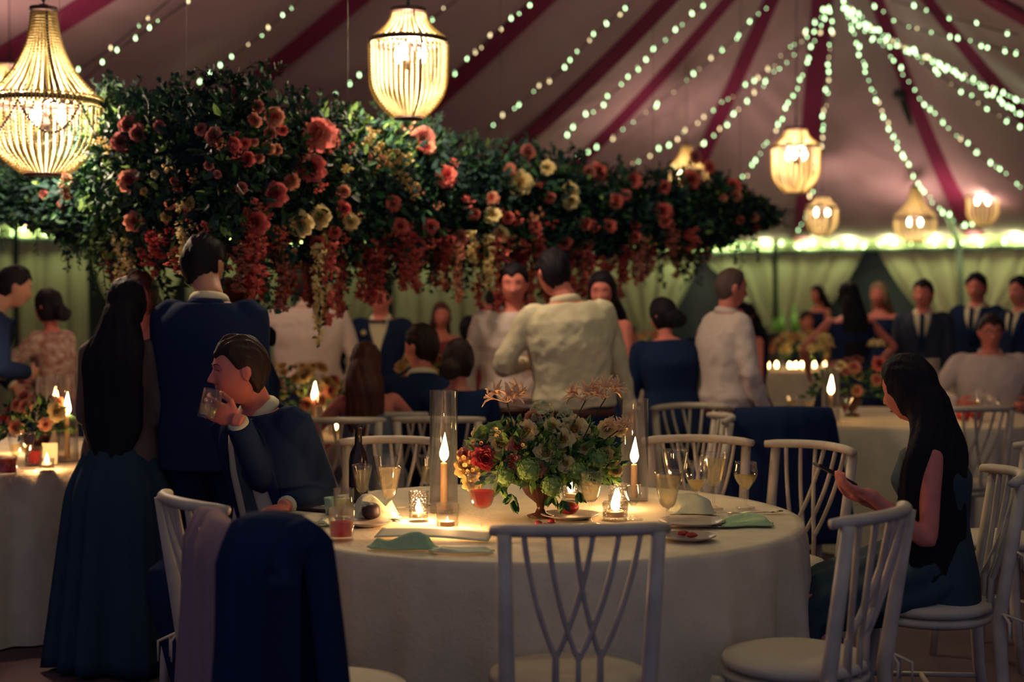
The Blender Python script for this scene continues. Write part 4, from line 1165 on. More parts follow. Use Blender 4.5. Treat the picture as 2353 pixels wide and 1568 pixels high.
nerine(1165, 925, 1190, 1040, 1.25); nerine(1345, 922, 1290, 1040, 1.15); nerine(1392, 915, 1330, 1030, 1.25); nerine(1420, 990, 1370, 1040, .8)

# ------------------------------------------------------------------ other tables' settings
def bouquet(pos, label, w, h, seed, pal, n=26, lily=0, group='flower centrepieces on the rear tables'):
    global rs
    rs = random.Random(seed)
    root = thing('centrepiece', label, 'flower arrangement', pos, 0, group)
    mb = MB(); mb.lathe([(0, 0), (.05, 0), (.05, .004), (.014, .02), (.06, .09), (.07, .13), (0, .12)], 24); mb.obj('footed_bowl', COPPER, root)
    l2 = MB()
    for i in range(260):
        d = rv(rs); d.z = abs(d.z) * 1.0 - .2; p = V(0, 0, .16) + V(d.x * w, d.y * w * .8, d.z * h) * rs.uniform(.5, 1.05)
        leaf_at(l2, p, d + rv(rs) * .7, rv(rs), rs.uniform(.03, .07), .025, rs.choice((0, 1, 1, 2)))
    tag(l2.obj('foliage', [LEAF, LEAF2, LEAF3], root, smooth=False), kind='stuff')
    for i in range(n):
        d = rv(rs); d.z = abs(d.z); d.y = -abs(d.y) if rs.random() < .7 else d.y
        p = V(0, 0, .16) + V(d.x * w, d.y * w * .8, d.z * h) * .92; r = rs.uniform(.03, .05)
        q = (d + V(0, -.4, 0)).to_track_quat('Z', 'Y'); o = link_mesh('bloom', ROSES[rs.choice(pal)], root, p); o.rotation_euler = q.to_euler(); o.scale = (r,) * 3
    for i in range(lily):
        a = rs.uniform(-1, 1); b = V(a * w * 1.1, rs.uniform(-.1, .1), .16 + h * rs.uniform(1.0, 1.5))
        nerine(0, 0, 0, 0, .95, root, b, None, CREAMP, V(0, 0, .15))
    return root
ZT = TOP + .004
bouquet((T2[0] - .25, T2[1] - .28, ZT), 'glowing yellow-green flowers on the table behind the man in the tie', .26, .24, 31, ['yellow', 'cream', 'peach'], 34)
bouquet((T2[0] + .42, T2[1] + .15, ZT), 'peach flowers between the low bun woman and the men in white shirts', .2, .3, 32, ['yellow', 'cream', 'peach'], 30)
bouquet((T3[0] + .42, T3[1] - .35, ZT), 'pale peach flowers beside the candles on the left table', .15, .16, 33, ['cream', 'peach', 'coral'], 20)
bouquet((T4[0] - .28, T4[1] + .05, ZT), 'flowers with spider lilies and one coral rose on the right rear table', .28, .22, 34, ['cream', 'peach', 'dusty'], 16, 4)
p = at(2020, 838, T4[1] - .1); mb = None
o = link_mesh('rose', ROSES['coral'], None, p - V(0, 0, .02)); o.scale = (.055,) * 3; o.rotation_euler = (R(70), 0, 0)
br_ = [x for x in bpy.data.objects if x.get('label', '').startswith('flowers with spider lilies')][0]
o.parent = br_; o.location = p - Vector(br_.location)
bouquet((T5[0] + .02, T5[1] - .2, ZT), 'peach bouquet glowing over the far candlelit table', .40, .30, 35, ['yellow', 'cream', 'peach'], 40)
bouquet((T6[0], T6[1] - .1, ZT), 'warm flowers glowing between the two men in white shirts', .35, .3, 36, ['yellow', 'peach'], 24)
def xy(px, Y, z=ZT): return V((px - CX) / F * Y, Y, z)
# left table
candle_in(0, 0, 'lit ivory taper standing at the right of the left table', 'tall glass cylinder around the taper on the left table', .20, .40, rg=.05, power=3.5, group='lit taper candles', pos=xy(152, 6.75), flame=1.2)
candle_in(0, 0, 'second lit taper behind the pale flowers of the left table', 'glass cylinder behind the flowers of the left table', .22, .36, rg=.05, power=3, group='lit taper candles', pos=xy(126, 7.3))
candle_in(0, 0, None, 'empty glass cylinder at the right rear of the left table', 0, .38, rg=.05, group=1, pos=xy(105, 7.0))
glass_at(36, 1085, 'thin goblet at the left edge on the left table', 'flare', .17, .036, .5, rib=0, group='glasses on the left table')
glass_at(64, 1078, 'second thin goblet on the left table, next to the red tumbler', 'flare', .16, .034, .4, rib=0, group='glasses on the left table')
glass_at(18, 1092, 'red drink in a short tumbler at the lower left', 'tumbler', .085, .04, .8, REDDRINK, name='tumbler', group='glasses on the left table')
glass_at(78, 1070, 'dark red drink in a short tumbler beside the table number card', 'tumbler', .085, .04, .8, REDDRINK, name='tumbler', group='glasses on the left table')
votive(108, 1080, 'low votive among the glasses of the left table', .05, .032, 1.2)
votive(60, 1040, 'votive behind the red tumblers of the left table', .05, .032, 1.2)
# table number card
p = xy(112, 6.62); t = thing('table_number_card', 'folded cream card with a black number nine on the left table', 'card', p, .15)
mb = MB(); mb.add([(-.035, -.018, 0), (.035, -.018, 0), (.035, 0, .095), (-.035, 0, .095), (-.035, .018, 0), (.035, .018, 0)], [(0, 1, 2, 3), (3, 2, 5, 4)]); mb.obj('card', CARD, t, solid=.001, smooth=False)
mb = MB(); P = []
for k in range(15):
    a = 2 * PI * k / 14; P.append(V(.012 * math.cos(a), 0, .058 + .013 * math.sin(a)))
mb.tube(P, .0022, 6); mb.tube([V(.012, 0, .058), V(.011, 0, .04), V(.004, 0, .028), V(-.009, 0, .030)], .0022, 6)
mb.obj('number_nine', FIG, t, loc=(0, -.012, 0), rot=(R(-11), 0, 0))
# rear middle table
candle_in(0, 0, 'lit taper at the left of the rear middle table', 'glass cylinder on the rear middle table', .17, .33, rg=.05, power=4, group='lit taper candles', pos=xy(722, 8.2), flame=1.2)
candle_in(0, 0, 'second lit taper among the yellow flowers of the rear middle table', 'second glass cylinder on the rear middle table', .16, .3, rg=.05, power=4, group='lit taper candles', pos=xy(745, 8.75))
votive(0, 0, 'votive on the rear middle table left of the auburn-haired woman', .06, .04, 2.5, pos=xy(770, 8.1), glow=1.3)
votive(0, 0, 'votive on the rear middle table right of the low bun', .06, .04, 3.0, pos=xy(1130, 8.4), glow=1.3)
votive(0, 0, 'votive on the rear middle table behind the seated man', .06, .04, 3.0, pos=xy(925, 8.6), glow=1.3)
for i, (px, Y, lab) in enumerate(((742, 8.3, 'thin goblet beside the candle of the rear middle table'), (765, 8.5, 'thin goblet right of the rear middle table candles'), (790, 8.6, 'tall thin goblet left of the auburn hair'))):
    mb, lq = goblet('flare', .2, .035); ware('goblet', lab, 'glass', xy(px, Y), mb, GLASS, lq(.5), DRINK, 'glasses on the rear tables', 'glass_body')
# right rear table
candle_in(0, 0, 'lit taper left of the right rear table', 'glass cylinder left of the spider lilies', .16, .36, rg=.053, power=4.5, group='lit taper candles', pos=xy(1910, 8.95), flame=1.3)
candle_in(0, 0, 'lit taper right of the dark-haired woman on the right rear table', 'glass cylinder behind the dark-haired woman', .16, .38, rg=.053, power=4.5, group='lit taper candles', pos=xy(2140, 9.2), flame=1.3)
votive(0, 0, 'low votive at the right of the dark hair on the right rear table', .05, .04, 2.5, pos=xy(2168, 8.85), glow=1.3)
for px, Y, kd, h, r, lv_, lm, lab in ((1822, 8.95, 'flare', .16, .038, .7, None, 'left ribbed goblet on the right rear table'), (1858, 8.85, 'flare', .15, .040, .8, None, 'ribbed goblet with ice, second from the left on the right rear table'),
        (1943, 8.80, 'martini', .16, .052, .6, REDDRINK, 'red cocktail in a martini glass on the right rear table'), (2190, 8.9, 'round', .17, .042, .2, WINE, 'round wine glass right of the dark hair'),
        (2252, 8.95, 'flare', .20, .036, .3, None, 'tall flute before the man in glasses'), (2285, 9.0, 'round', .16, .036, .3, WINE, 'small wine glass at the right of the right rear table')):
    mb, lq = goblet(kd, h, r, rib=kd == 'flare'); ware('goblet', lab, 'glass', xy(px, Y), mb, GLASS, lq(lv_), lm or DRINK, 'glasses on the rear tables', 'glass_body')
mb, lq = tumbler(.08, .036); ware('tumbler', 'short tumbler beside the left goblets on the right rear table', 'glass', xy(1880, 8.78), mb, GLASS, lq(.6), DRINK, 'glasses on the rear tables', 'glass_body')
for i, px in enumerate((2215, 2232)):
    mb = MB(); mb.ell((0, 0, .04), (.045, .045, .04)); mb.lathe([(.008, .075), (.014, .09), (.008, .088)], 8)
    tag(mb.obj('pomegranate', POM, loc=xy(px + i * 14, 9.0 + i * .1)), ('left', 'right')[i] + ' whole red pomegranate on the right rear table', 'fruit', 'pomegranates')
# far tables: rows of votives
for i, px in enumerate((1765, 1785, 1829, 1843, 1854, 1896, 1815, 1872)):
    votive(0, 0, ['leftmost', 'second', 'fourth', 'fifth', 'sixth', 'rightmost', 'third', 'seventh'][i] + ' of the row of glowing votives on the far table', .06, .042, 2.2, pos=xy(px, 15.75 + .1 * (i % 2)), glow=1.35, group='votives in a row on the far table')
for i, px in enumerate((1482, 1500, 1512)):
    votive(0, 0, ['left', 'middle', 'right'][i] + ' of the three far votives between the two men in white shirts', .06, .045, 3, pos=xy(px, 12.95 + .05 * i), glow=1.5, group='far votives')
# far bar with bottles
bar = thing('bar_counter', 'dark bar counter far back under the drapes', 'bar', xy(1830, 19.5, 0))
mb = MB(); mb.box((0, 0, .54), (1.7, .5, 1.06)); mb.obj('counter', DARKWOOD, bar, bevel=.01, smooth=False)
mb = MB(); mb.box((0, 0, 1.09), (1.8, .6, .04)); mb.obj('counter_top', DARKWOOD, bar, bevel=.01, smooth=False)
GB = mat('green_lit_bottle', (.35, .55, .2), .1, translucent=.6)
for i, (px, h, lab) in enumerate(((1796, .27, 'left green bottle standing on the far bar'), (1824, .36, 'tall pale green bottle in the middle of the far bar'), (1829, .2, 'stubby bottle right of the tall one on the far bar'), (1778, .18, 'short bottle at the left end of the far bar'))):
    mb = MB(); k = h / .3; mb.lathe([(0, 0), (.045, 0), (.045, .17 * k), (.018, .21 * k), (.018, .28 * k), (.024, .285 * k), (.024, .3 * k), (0, .3 * k)], 16)
    tag(mb.obj('bottle', GB, loc=xy(px + i * 1.0, 19.3 + .06 * i, 1.112)), lab, 'bottle', 'bottles on the far bar')
point('bar_lamp', xy(1812, 19.05, 1.6), 1.2, (.75, 1, .45), .06)
# ================================================================== PEOPLE
def sm(a, b, x):
    t = max(0, min(1, (x - a) / (b - a))); return t * t * (3 - 2 * t)
def gs(d, s): return math.exp(-(d / s) ** 2)
def head_shape(x, y, z, hair=None, female=False):
    """unit direction -> point of head (m), face toward +Y"""
    X, Y, Zz = x * .076, y * .098, z * .118
    if Zz < 0:                                   # jaw
        t = -Zz / .118
        X *= 1 - (.26 if not female else .34) * t ** 1.4
        if Y > 0: Y *= 1 - .10 * t ** 2
        else: Y *= 1 - .40 * t ** 1.2
    if Zz > .02: Y *= 1.02
    if hair is not None: return Vector((X, Y, Zz))
    f = max(0, y) ** .5
    # flatten the face
    Y -= f * .006 * gs(X, .05) * gs(Zz - .02, .05)
    # nose
    zt = Zz + .028
    nose = .0
    if -.036 < Zz < .022:
        nose = .026 * sm(.024, -.030, Zz) * gs(X, .0085 + .006 * sm(0, -.03, Zz))
        nose *= sm(-.037, -.028, Zz)
    Y += nose * f
    for s in (-1, 1):
        Y -= f * .0095 * gs(X - s * .031, .014) * gs(Zz - .012, .010)      # sockets
        Y += f * .0045 * gs(X - s * .028, .018) * gs(Zz - .033, .008)     # brow
        Y += f * .004 * gs(X - s * .043, .016) * gs(Zz + .018, .016)      # cheek
        Y += f * .004 * gs(X - s * .012, .006) * gs(Zz + .028, .007)      # nostril wings
    Y += f * .006 * gs(X, .021) * (gs(Zz + .052, .0045) + 1.1 * gs(Zz + .063, .005))   # lips
    Y -= f * .0035 * gs(X, .022) * gs(Zz + .0575, .0022)
    Y -= f * .003 * gs(X, .02) * gs(Zz + .076, .006)
    Y += f * .012 * gs(X, .022) * gs(Zz + .097, .014)                     # chin
    return Vector((X, Y, Zz))
def head_mesh(mb, M, hi=False, female=False):
    nu, nv = (88, 92) if hi else (44, 48)
    vs = []; fs = []
    for i in range(1, nv):
        th = PI * i / nv
        for k in range(nu):
            a = 2 * PI * k / nu
            vs.append(M @ head_shape(math.sin(th) * math.cos(a), math.sin(th) * math.sin(a), math.cos(th), None, female))
    vs.append(M @ head_shape(0, 0, 1, None)); vs.append(M @ head_shape(0, 0, -1, None)); T = len(vs) - 2; B = len(vs) - 1
    for i in range(nv - 2):
        for k in range(nu):
            l = (k + 1) % nu; fs.append((i * nu + k, (i + 1) * nu + k, (i + 1) * nu + l, i * nu + l))
    for k in range(nu):
        l = (k + 1) % nu; fs.append((T, k, l)); fs.append((B, (nv - 2) * nu + l, (nv - 2) * nu + k))
    mb.add(vs, fs)
    for s in (-1, 1):       # ears
        Rm = M.to_3x3() @ Matrix.Rotation(s * R(-18), 3, 'Z') @ Matrix.Rotation(R(-10), 3, 'X')
        mb.ell(M @ Vector((s * .077, -.010, -.002)), (.008, .019, .031), Rm, 12, 10)
        mb.ell(M @ Vector((s * .084, -.018, .004)), (.006, .015, .025), Rm, 10, 8)
def hair_mesh(M, style, seed, hi=False):
    nu, nv = (72, 56) if hi else (44, 36)
    rs2 = random.Random(seed); ph = [rs2.uniform(0, 6) for _ in range(4)]
    mb = MB(); vs = []; fs = []
    long_ = style in ('long', 'bun', 'down')
    def P(x, y, z):
        p = head_shape(x, y, z, True)
        # hair line: high on the forehead, drops at the temple, reaches the nape behind
        zl = .069 * sm(-.05, .75, y) + (-.030) * (1 - sm(-.05, .35, y)) - .055 * (1 - sm(-.75, -.1, y))
        zl += .012 * math.sin(x * 5 + ph[0]) * sm(.2, .8, y)
        if style == 'thin': zl += .018 * sm(.1, .7, y)
        if long_: zl = .074 * sm(.2, .75, y) - .09 * (1 - sm(.15, .6, y))
        m = sm(zl - .008, zl + .008, p.z)
        side = abs(x) * sm(-.3, .4, y)
        if style == 'short' and y > -.25 and p.z < .022 and abs(x) > .6:      # clear the ears
            m *= 1 - sm(-.30, -.12, y) * sm(.016, .006, p.z) * (1 - sm(.45, .6, y))
        th = .013 + .006 * sm(0, .8, z) + .004 * math.sin(x * 9 + ph[1]) * math.sin(y * 8 + ph[2]) + .003 * math.sin(x * 23 + z * 7 + ph[3])
        if style == 'thin': th *= .45
        if style == 'wavy': th += .006 + .004 * math.sin(x * 14) * math.sin(z * 12 + ph[0])
        if long_: th += .004
        th *= 1 - .55 * sm(.35, .75, y)
        n = Vector((x / .076, y / .098, z / .118)).normalized()
        return M @ (p + n * (th * m - .010 * (1 - m)))
    for i in range(1, nv):
        t = PI * i / nv
        for k in range(nu):
            a = 2 * PI * k / nu; vs.append(P(math.sin(t) * math.cos(a), math.sin(t) * math.sin(a), math.cos(t)))
    vs.append(P(0, 0, 1)); vs.append(P(0, 0, -1)); T = len(vs) - 2; B = len(vs) - 1
    for i in range(nv - 2):
        for k in range(nu):
            l = (k + 1) % nu; fs.append((i * nu + k, (i + 1) * nu + k, (i + 1) * nu + l, i * nu + l))
    for k in range(nu):
        l = (k + 1) % nu; fs.append((T, k, l)); fs.append((B, (nv - 2) * nu + l, (nv - 2) * nu + k))
    mb.add(vs, fs)
    return mb
def ik(a, t, l1, l2, pole):
    d = t - a; L = min(d.length, (l1 + l2) * .999); d.normalize()
    c = max(-1, min(1, (l1 * l1 + L * L - l2 * l2) / (2 * l1 * L)))
    p = pole - d * pole.dot(d)
    if p.length < 1e-5: p = d.orthogonal()
    p.normalize()
    return a + d * (l1 * c) + p * (l1 * math.sqrt(1 - c * c)), a + d * L
def limb(mb, pts, rads, segs=14):
    # smooth polyline
    P = [Vector(p) for p in pts]; out = []; ro = []
    n = len(P)
    for i in range(n - 1):
        p0 = P[max(0, i - 1)]; p1 = P[i]; p2 = P[i + 1]; p3 = P[min(n - 1, i + 2)]
        for j in range(6):
            t = j / 6
            q = .5 * ((2 * p1) + (p2 - p0) * t + (2 * p0 - 5 * p1 + 4 * p2 - p3) * t * t + (3 * p1 - p0 - 3 * p2 + p3) * t ** 3)
            out.append(p1.lerp(p2, t).lerp(q, .45)); ro.append(rads[i] + (rads[i + 1] - rads[i]) * t)
    out.append(P[-1]); ro.append(rads[-1])
    mb.tube(out, ro, segs)
def hand(mb, wrist, d, palm_n, side, curl=.4, s=1.0, spread=.1, grip=None):
    """d: direction wrist->knuckles, palm_n: out of the palm, side +1: thumb on d x palm_n side"""
    d = d.normalized(); pn = (palm_n - d * palm_n.dot(d)).normalized(); lat = d.cross(pn).normalized() * side
    Rm = Matrix((lat, d, pn)).transposed()
    mb.tube([wrist - d * .02, wrist + d * .015], [.027 * s, .026 * s], 12)
    mb.ell(wrist + d * .052 * s, (.040 * s, .050 * s, .016 * s), Rm, 16, 12)
    mb.ell(wrist + d * .032 * s + lat * .022 * s + pn * .008 * s, (.018 * s, .030 * s, .014 * s), Rm, 12, 8)
    lens = [(.030, .075), (.010, .083), (-.010, .078), (-.029, .062)]
    for i, (lx, L) in enumerate(lens):
        base = wrist + d * (.088 - .004 * abs(i - 1)) * s + lat * lx * s
        ang = 0; p = base - d * .012 * s; pts = [p, base]; rr = [.0095 * s, .0098 * s]
        for seg, f in enumerate((.45, .3, .25)):
            ang += curl * (1.0 + .12 * i) * (1.25 if seg == 1 else 1)
            dirv = (d * math.cos(ang) + pn * math.sin(ang)) + lat * (lx * 4 * spread)
            p = pts[-1] + dirv.normalized() * L * f * s; pts.append(p); rr.append((.0090, .0083, .0070)[seg] * s)
        mb.tube(pts, rr, 10); mb.ell(pts[-1], rr[-1] * 1.0, nu=8, nv=6)
    tb = wrist + d * .022 * s + lat * .026 * s + pn * .004 * s
    td = (d * .75 + lat * .75 + pn * .25).normalized(); t1 = tb + td * .036 * s
    td2 = (d * .9 + lat * (.25 - .4 * curl) + pn * (.2 + .7 * curl)).normalized(); t2 = t1 + td2 * .030 * s; t3 = t2 + (td2 + pn * curl * .5).normalized() * .024 * s
    mb.tube([tb, t1, t2, t3], [.013 * s, .0115 * s, .0105 * s, .0085 * s], 10); mb.ell(t3, .0085 * s, nu=8, nv=6)

TM = [(-.16, .172, .118), (0, .176, .12), (.2, .162, .112), (.42, .172, .118), (.62, .192, .125), (.78, .198, .116), (.88, .175, .098), (.95, .125, .082), (1.0, .075, .068)]
TF = [(-.16, .168, .115), (0, .170, .118), (.16, .15, .105), (.34, .125, .092), (.5, .138, .105), (.66, .152, .122), (.78, .158, .10), (.88, .150, .083), (.95, .10, .07), (1.0, .058, .055)]
def prof_at(T, t):
    if t <= T[0][0]: return T[0][1:]
    for a, b in zip(T, T[1:]):
        if a[0] <= t <= b[0]:
            k = (t - a[0]) / (b[0] - a[0]); return a[1] + k * (b[1] - a[1]), a[2] + k * (b[2] - a[2])
    return T[-1][1:]
class Fig: pass
def person(label, pos, yaw, H=1.75, female=False, seat=None, lean=(0, .02), twist=0, head=(0, 0, 0), hair='short', haircol=None,
           top='jacket', topmat=None, bottom='trousers', botmat=None, skin=None, arms=None, legs=None, vox=.011, hi=False, fat=1.0,
           hand_curl=(.45, .45), group=None, hairlen=.4, hem=.02, sleeve=1.0, headoff=(0, 0), sim=None, falldir=(0, -1, 0), hw=1.0, skw=1.0):
    s = H / 1.75; skin = skin or SKIN; haircol = haircol or HAIRDARK
    root = thing('person', label, 'person', pos, R(yaw), group)
    W = Matrix.Translation(Vector(pos)) @ Matrix.Rotation(R(yaw), 4, 'Z'); Wi = W.inverted()
    T = TF if female else TM
    if seat is None: P = V(0, 0, .95 * s)
    else: P = V(0, 0, seat + .115 * s)
    N = P + V(lean[0], lean[1], math.sqrt(max(.01, (.52 * s) ** 2 - lean[0] ** 2 - lean[1] ** 2)))
    up = (N - P).normalized()
    def frame(t):
        a = R(twist) * max(0, t); sd = V(math.cos(a), math.sin(a), 0); sd = (sd - up * sd.dot(up)).normalized(); return sd, up.cross(sd)
    def torso(mb, grow, t0=-.16, t1=1.0, segs=30, n=22):
        rings = []
        for i in range(n + 1):
            t = t0 + (t1 - t0) * i / n; rx, ry = prof_at(T, t); rx = (rx * s * fat + grow); ry = (ry * s * fat + grow)
            sd, fw = frame(t); c = P.lerp(N, t) - fw * (.012 * math.sin(max(0, t) * PI))
            if t > .85: c = c + fw * .0
            ring = []
            for k in range(segs):
                a = 2 * PI * k / segs; ex = .9
                cx = math.copysign(abs(math.cos(a)) ** ex, math.cos(a)); cy = math.copysign(abs(math.sin(a)) ** ex, math.sin(a))
                yy = ry * cy
                if female and cy > 0: yy += .022 * s * gs(t - .66, .12) * (abs(math.sin(a)) ** 1) * (.6 + .4 * math.cos(2 * (a - .9)))
                ring.append(c + sd * (rx * cx) + fw * yy)
            rings.append(ring)
        mb.rings(rings)
    def surf(x, t, off=.0, grow=.012):
        """front torso surface at lateral x (m), height t"""
        rx, ry = prof_at(T, t); rx = rx * s * fat + grow; ry = ry * s * fat + grow; sd, fw = frame(t)
        c = P.lerp(N, t) - fw * (.012 * math.sin(max(0, t) * PI)); k = max(0, 1 - (x / rx) ** 2) ** .5
        return c + sd * x + fw * (ry * k + off)
    sh = {}
    for k, sg in (('L', -1), ('R', 1)):
        sd, fw = frame(.9); sh[k] = P.lerp(N, .865) + sd * sg * (.168 if not female else .145) * s * fat
    arms = arms or {}
    jo = {}
    for k, sg in (('L', -1), ('R', 1)):
        spec = arms.get(k)
        if spec is None: tgt = sh[k] + V(sg * .07, .06, -.56 * s) if seat is None else P + V(sg * .16, .30, .06); pole = V(sg * .5, -1, -.2)
        else:
            tgt = Vector(spec[0]) if not spec[2:] or spec[2] != 'w' else Wi @ Vector(spec[0]); pole = Vector(spec[1])
        e, w_ = ik(sh[k], tgt, .29 * s, .26 * s, pole); jo[k] = (e, w_)
    hips = {}; 
    legs = legs or {}
    for k, sg in (('L', -1), ('R', 1)):
        h = P + V(sg * .088 * s, 0, -.03); lg = legs.get(k)
        if seat is None: ank = V(sg * .10, .0, .085) + V(*(lg or (0, 0, 0))); pole = V(sg * .1, 1, 0)
        else: ank = V(sg * .12, .36, .085) + V(*(lg or (0, 0, 0))); pole = V(sg * .1, .6, 1)
        kn, an = ik(h, ank, .45 * s, .43 * s, pole); hips[k] = (h, kn, an)
    hy, hp, hr = head
    Hc = N + up * (.135 * s) + V(headoff[0], headoff[1] + .018, .0)
    Rh = (Matrix.Rotation(R(hy), 4, 'Z') @ Matrix.Rotation(R(hr), 4, 'Y') @ Matrix.Rotation(R(hp), 4, 'X'))
    Mh = Matrix.Translation(Hc) @ Rh @ Matrix.Scale(.97 * s if not female else .93 * s, 4)
    # --- the body
    b = MB()
    torso(b, -.012, n=16)
    b.tube([N - up * .06, N + up * .02, Hc - up * .02 + V(0, -.012, 0)], [.060 * s * (.85 if female else 1), .054 * s * (.82 if female else 1), .056 * s * (.82 if female else 1)], 16)
    for k, sg in (('L', -1), ('R', 1)):
        e, w_ = jo[k]; f = .82 if female else 1
        limb(b, [sh[k].lerp(P.lerp(N, .8), .2), sh[k], sh[k].lerp(e, .5), e, e.lerp(w_, .4), w_], [.045 * f, .052 * s * f, .044 * s * f, .037 * s * f, .036 * s * f, .026 * s * f])
        h, kn, an = hips[k]
        limb(b, [h, h.lerp(kn, .5), kn, kn.lerp(an, .35), an], [.085 * s, .072 * s, .052 * s, .05 * s, .034 * s])
        b.ell(an + V(0, .06, -.045), (.036, .105, .035), nu=12, nv=8)
        cu = hand_curl[0] if k == 'L' else hand_curl[1]
        hd = (w_ - e).normalized(); spec = arms.get(k)
        pn = Vector(spec[3]) if spec and len(spec) > 3 else V(-sg, .2, 0)
        if spec and len(spec) > 4: hd = Vector(spec[4]).normalized()
        hand(b, w_, hd, pn, (1 if hd.cross(pn).dot(Vector(spec[5]) if spec and len(spec) > 5 else V(0, 1, .3)) > 0 else -1), cu, s * (.88 if female else 1))
    hm = MB(); head_mesh(hm, Mh, hi, female)
    if hi:
        bo = MB(); bo.add(b.v, b.f); bo.add(hm.v, hm.f); body = voxel(bo, 'body', skin, root, .0042, 2)
    else:
        b.add(hm.v, hm.f); body = voxel(b, 'body', skin, root, min(vox, .0095), 1)
    # --- face details
    def face_pt(x, z, off=.0):
        best = Vector((x, 0, z))
        lo, hi_ = 0, PI / 2
        # search direction giving x,z
        yy = math.sqrt(max(0, 1 - (x / .076) ** 2 - (z / .118) ** 2)); q = head_shape(x / .076, yy, z / .118, None, female)
        return q + Vector((0, off, 0))
    for sg in (-1, 1):
        e = MB(); q = face_pt(sg * .031, .012); e.ell((sg * .030, q.y - .0065, .011), (.0125, .009, .0085), nu=12, nv=8)
        eo = MB(); eo.v = [tuple(Mh @ Vector(v)) for v in e.v]; eo.f = e.f; eo.m = e.m; ey = eo.obj('eye', WHITEEYE, root)
        e = MB(); e.ell((sg * .030, q.y + .0008, .011), (.0052, .0025, .0056), nu=10, nv=6); eo = MB(); eo.v = [tuple(Mh @ Vector(v)) for v in e.v]; eo.f = e.f; eo.m = e.m; eo.obj('iris', IRIS, ey)
        pts = [face_pt(sg * x, z, .001) for x, z in ((.012, .030), (.024, .035), (.036, .035), (.046, .029))]
        e = MB(); e.tube([Mh @ p for p in pts], [.0016, .0024, .0022, .0010], 6, flat=.6); e.obj('eyebrow', haircol, root)
        pts = [face_pt(sg * x, z, .0025) for x, z in ((.019, .0125), (.025, .0185), (.034, .0185), (.042, .012))]
        e = MB(); e.tube([Mh @ p for p in pts], [.0012, .0022, .0022, .001], 5); e.obj('eyelid', skin, root)
    pts = [face_pt(x, -.0575 + .002 * abs(x) / .02, .0) for x in (-.023, -.012, 0, .012, .023)]
    e = MB(); e.tube([Mh @ (p + Vector((0, -.001, .004))) for p in pts], [.001, .0045, .005, .0045, .001], 6, flat=.7); e.tube([Mh @ (p + Vector((0, -.001, -.0055))) for p in pts], [.001, .005, .006, .005, .001], 6, flat=.7); e.obj('lips', LIPS, root)
    # --- hair
    hr_ = hair_mesh(Mh, hair, hash(label) % 1000 if False else len(label) * 7 % 97, hi)
    if hair in ('long', 'down'):
        # a fall of hair down the back and over the shoulders
        sd, fw = frame(.9); bk = -(Rh.to_3x3() @ V(0, 1, 0)); bk.z = 0; bk.normalize(); sdh = Rh.to_3x3() @ V(1, 0, 0)
        c0 = Hc + bk * .03 + V(0, 0, .03)
        tb = V(*falldir).normalized(); L = hairlen
        rings = []; n = 26; ns = 40
        for i in range(n + 1):
            t = i / n; z = c0.z + .02 - (L + .14) * t
            wd = (.045 + .025 * sm(0, .1, t) + .035 * sm(.0, .35, t) - .045 * sm(.75, 1.0, t)) * s * (1 + (hw - 1) * sm(.1, .4, t))
            dp = (.030 + .045 * sm(0, .14, t) - .032 * sm(.14, .45, t) - .012 * sm(.7, 1, t)) * s
            bb = bk.lerp(tb, sm(.1, .5, t)).normalized()
            s2 = V(-bb.y, bb.x, 0)
            c = V(c0.x, c0.y, z) + bb * (.030 + .085 * sm(.12, .45, t) + .01 * math.sin(t * 7))
            rings.append([c + s2 * (wd * math.cos(a) * (1 + .05 * math.sin(a * 9 + t * 6))) + bb * (dp * math.sin(a) * (1 + .08 * math.sin(a * 13 + t * 9))) + V(0, 0, (.02 * math.sin(a * 5) if t > .9 else 0)) for a in [2 * PI * k / ns for k in range(ns)]])
        hr_.rings(rings)
    if hair == 'bun':
        q = Mh @ V(0, -.118, -.035); hr_.ell(q, (.048, .038, .045), nu=16, nv=12)
        for j in range(3): hr_.tube([q + V(.045 * math.cos(a + j), -.01 * j, .04 * math.sin(a + j)) for a in np.linspace(0, 5, 12)], [.004] + [.013] * 10 + [.004], 7)
    if hair in ('long', 'bun', 'down'): ho = voxel(hr_, 'hair', haircol, root, .008 if not hi else .006, 1)
    else: hr_.obj('hair', haircol, root)
    # --- clothes
    topmat = topmat or SUIT
    def sleeves(mb, r0, r1, r2, L=1.0):
        for k, sg in (('L', -1), ('R', 1)):
            e, w_ = jo[k]; a0 = sh[k].lerp(P.lerp(N, .84), .3)
            if L >= 1: limb(mb, [a0, sh[k] + V(0, 0, 0), sh[k].lerp(e, .5), e, e.lerp(w_, .5), e.lerp(w_, .93)], [r0 * .95, r0, r0 * .92, r1, (r1 + r2) / 2, r2], 18)
            else: limb(mb, [a0, sh[k], sh[k].lerp(e, L)], [r0 * .95, r0, r0 * .9], 18)
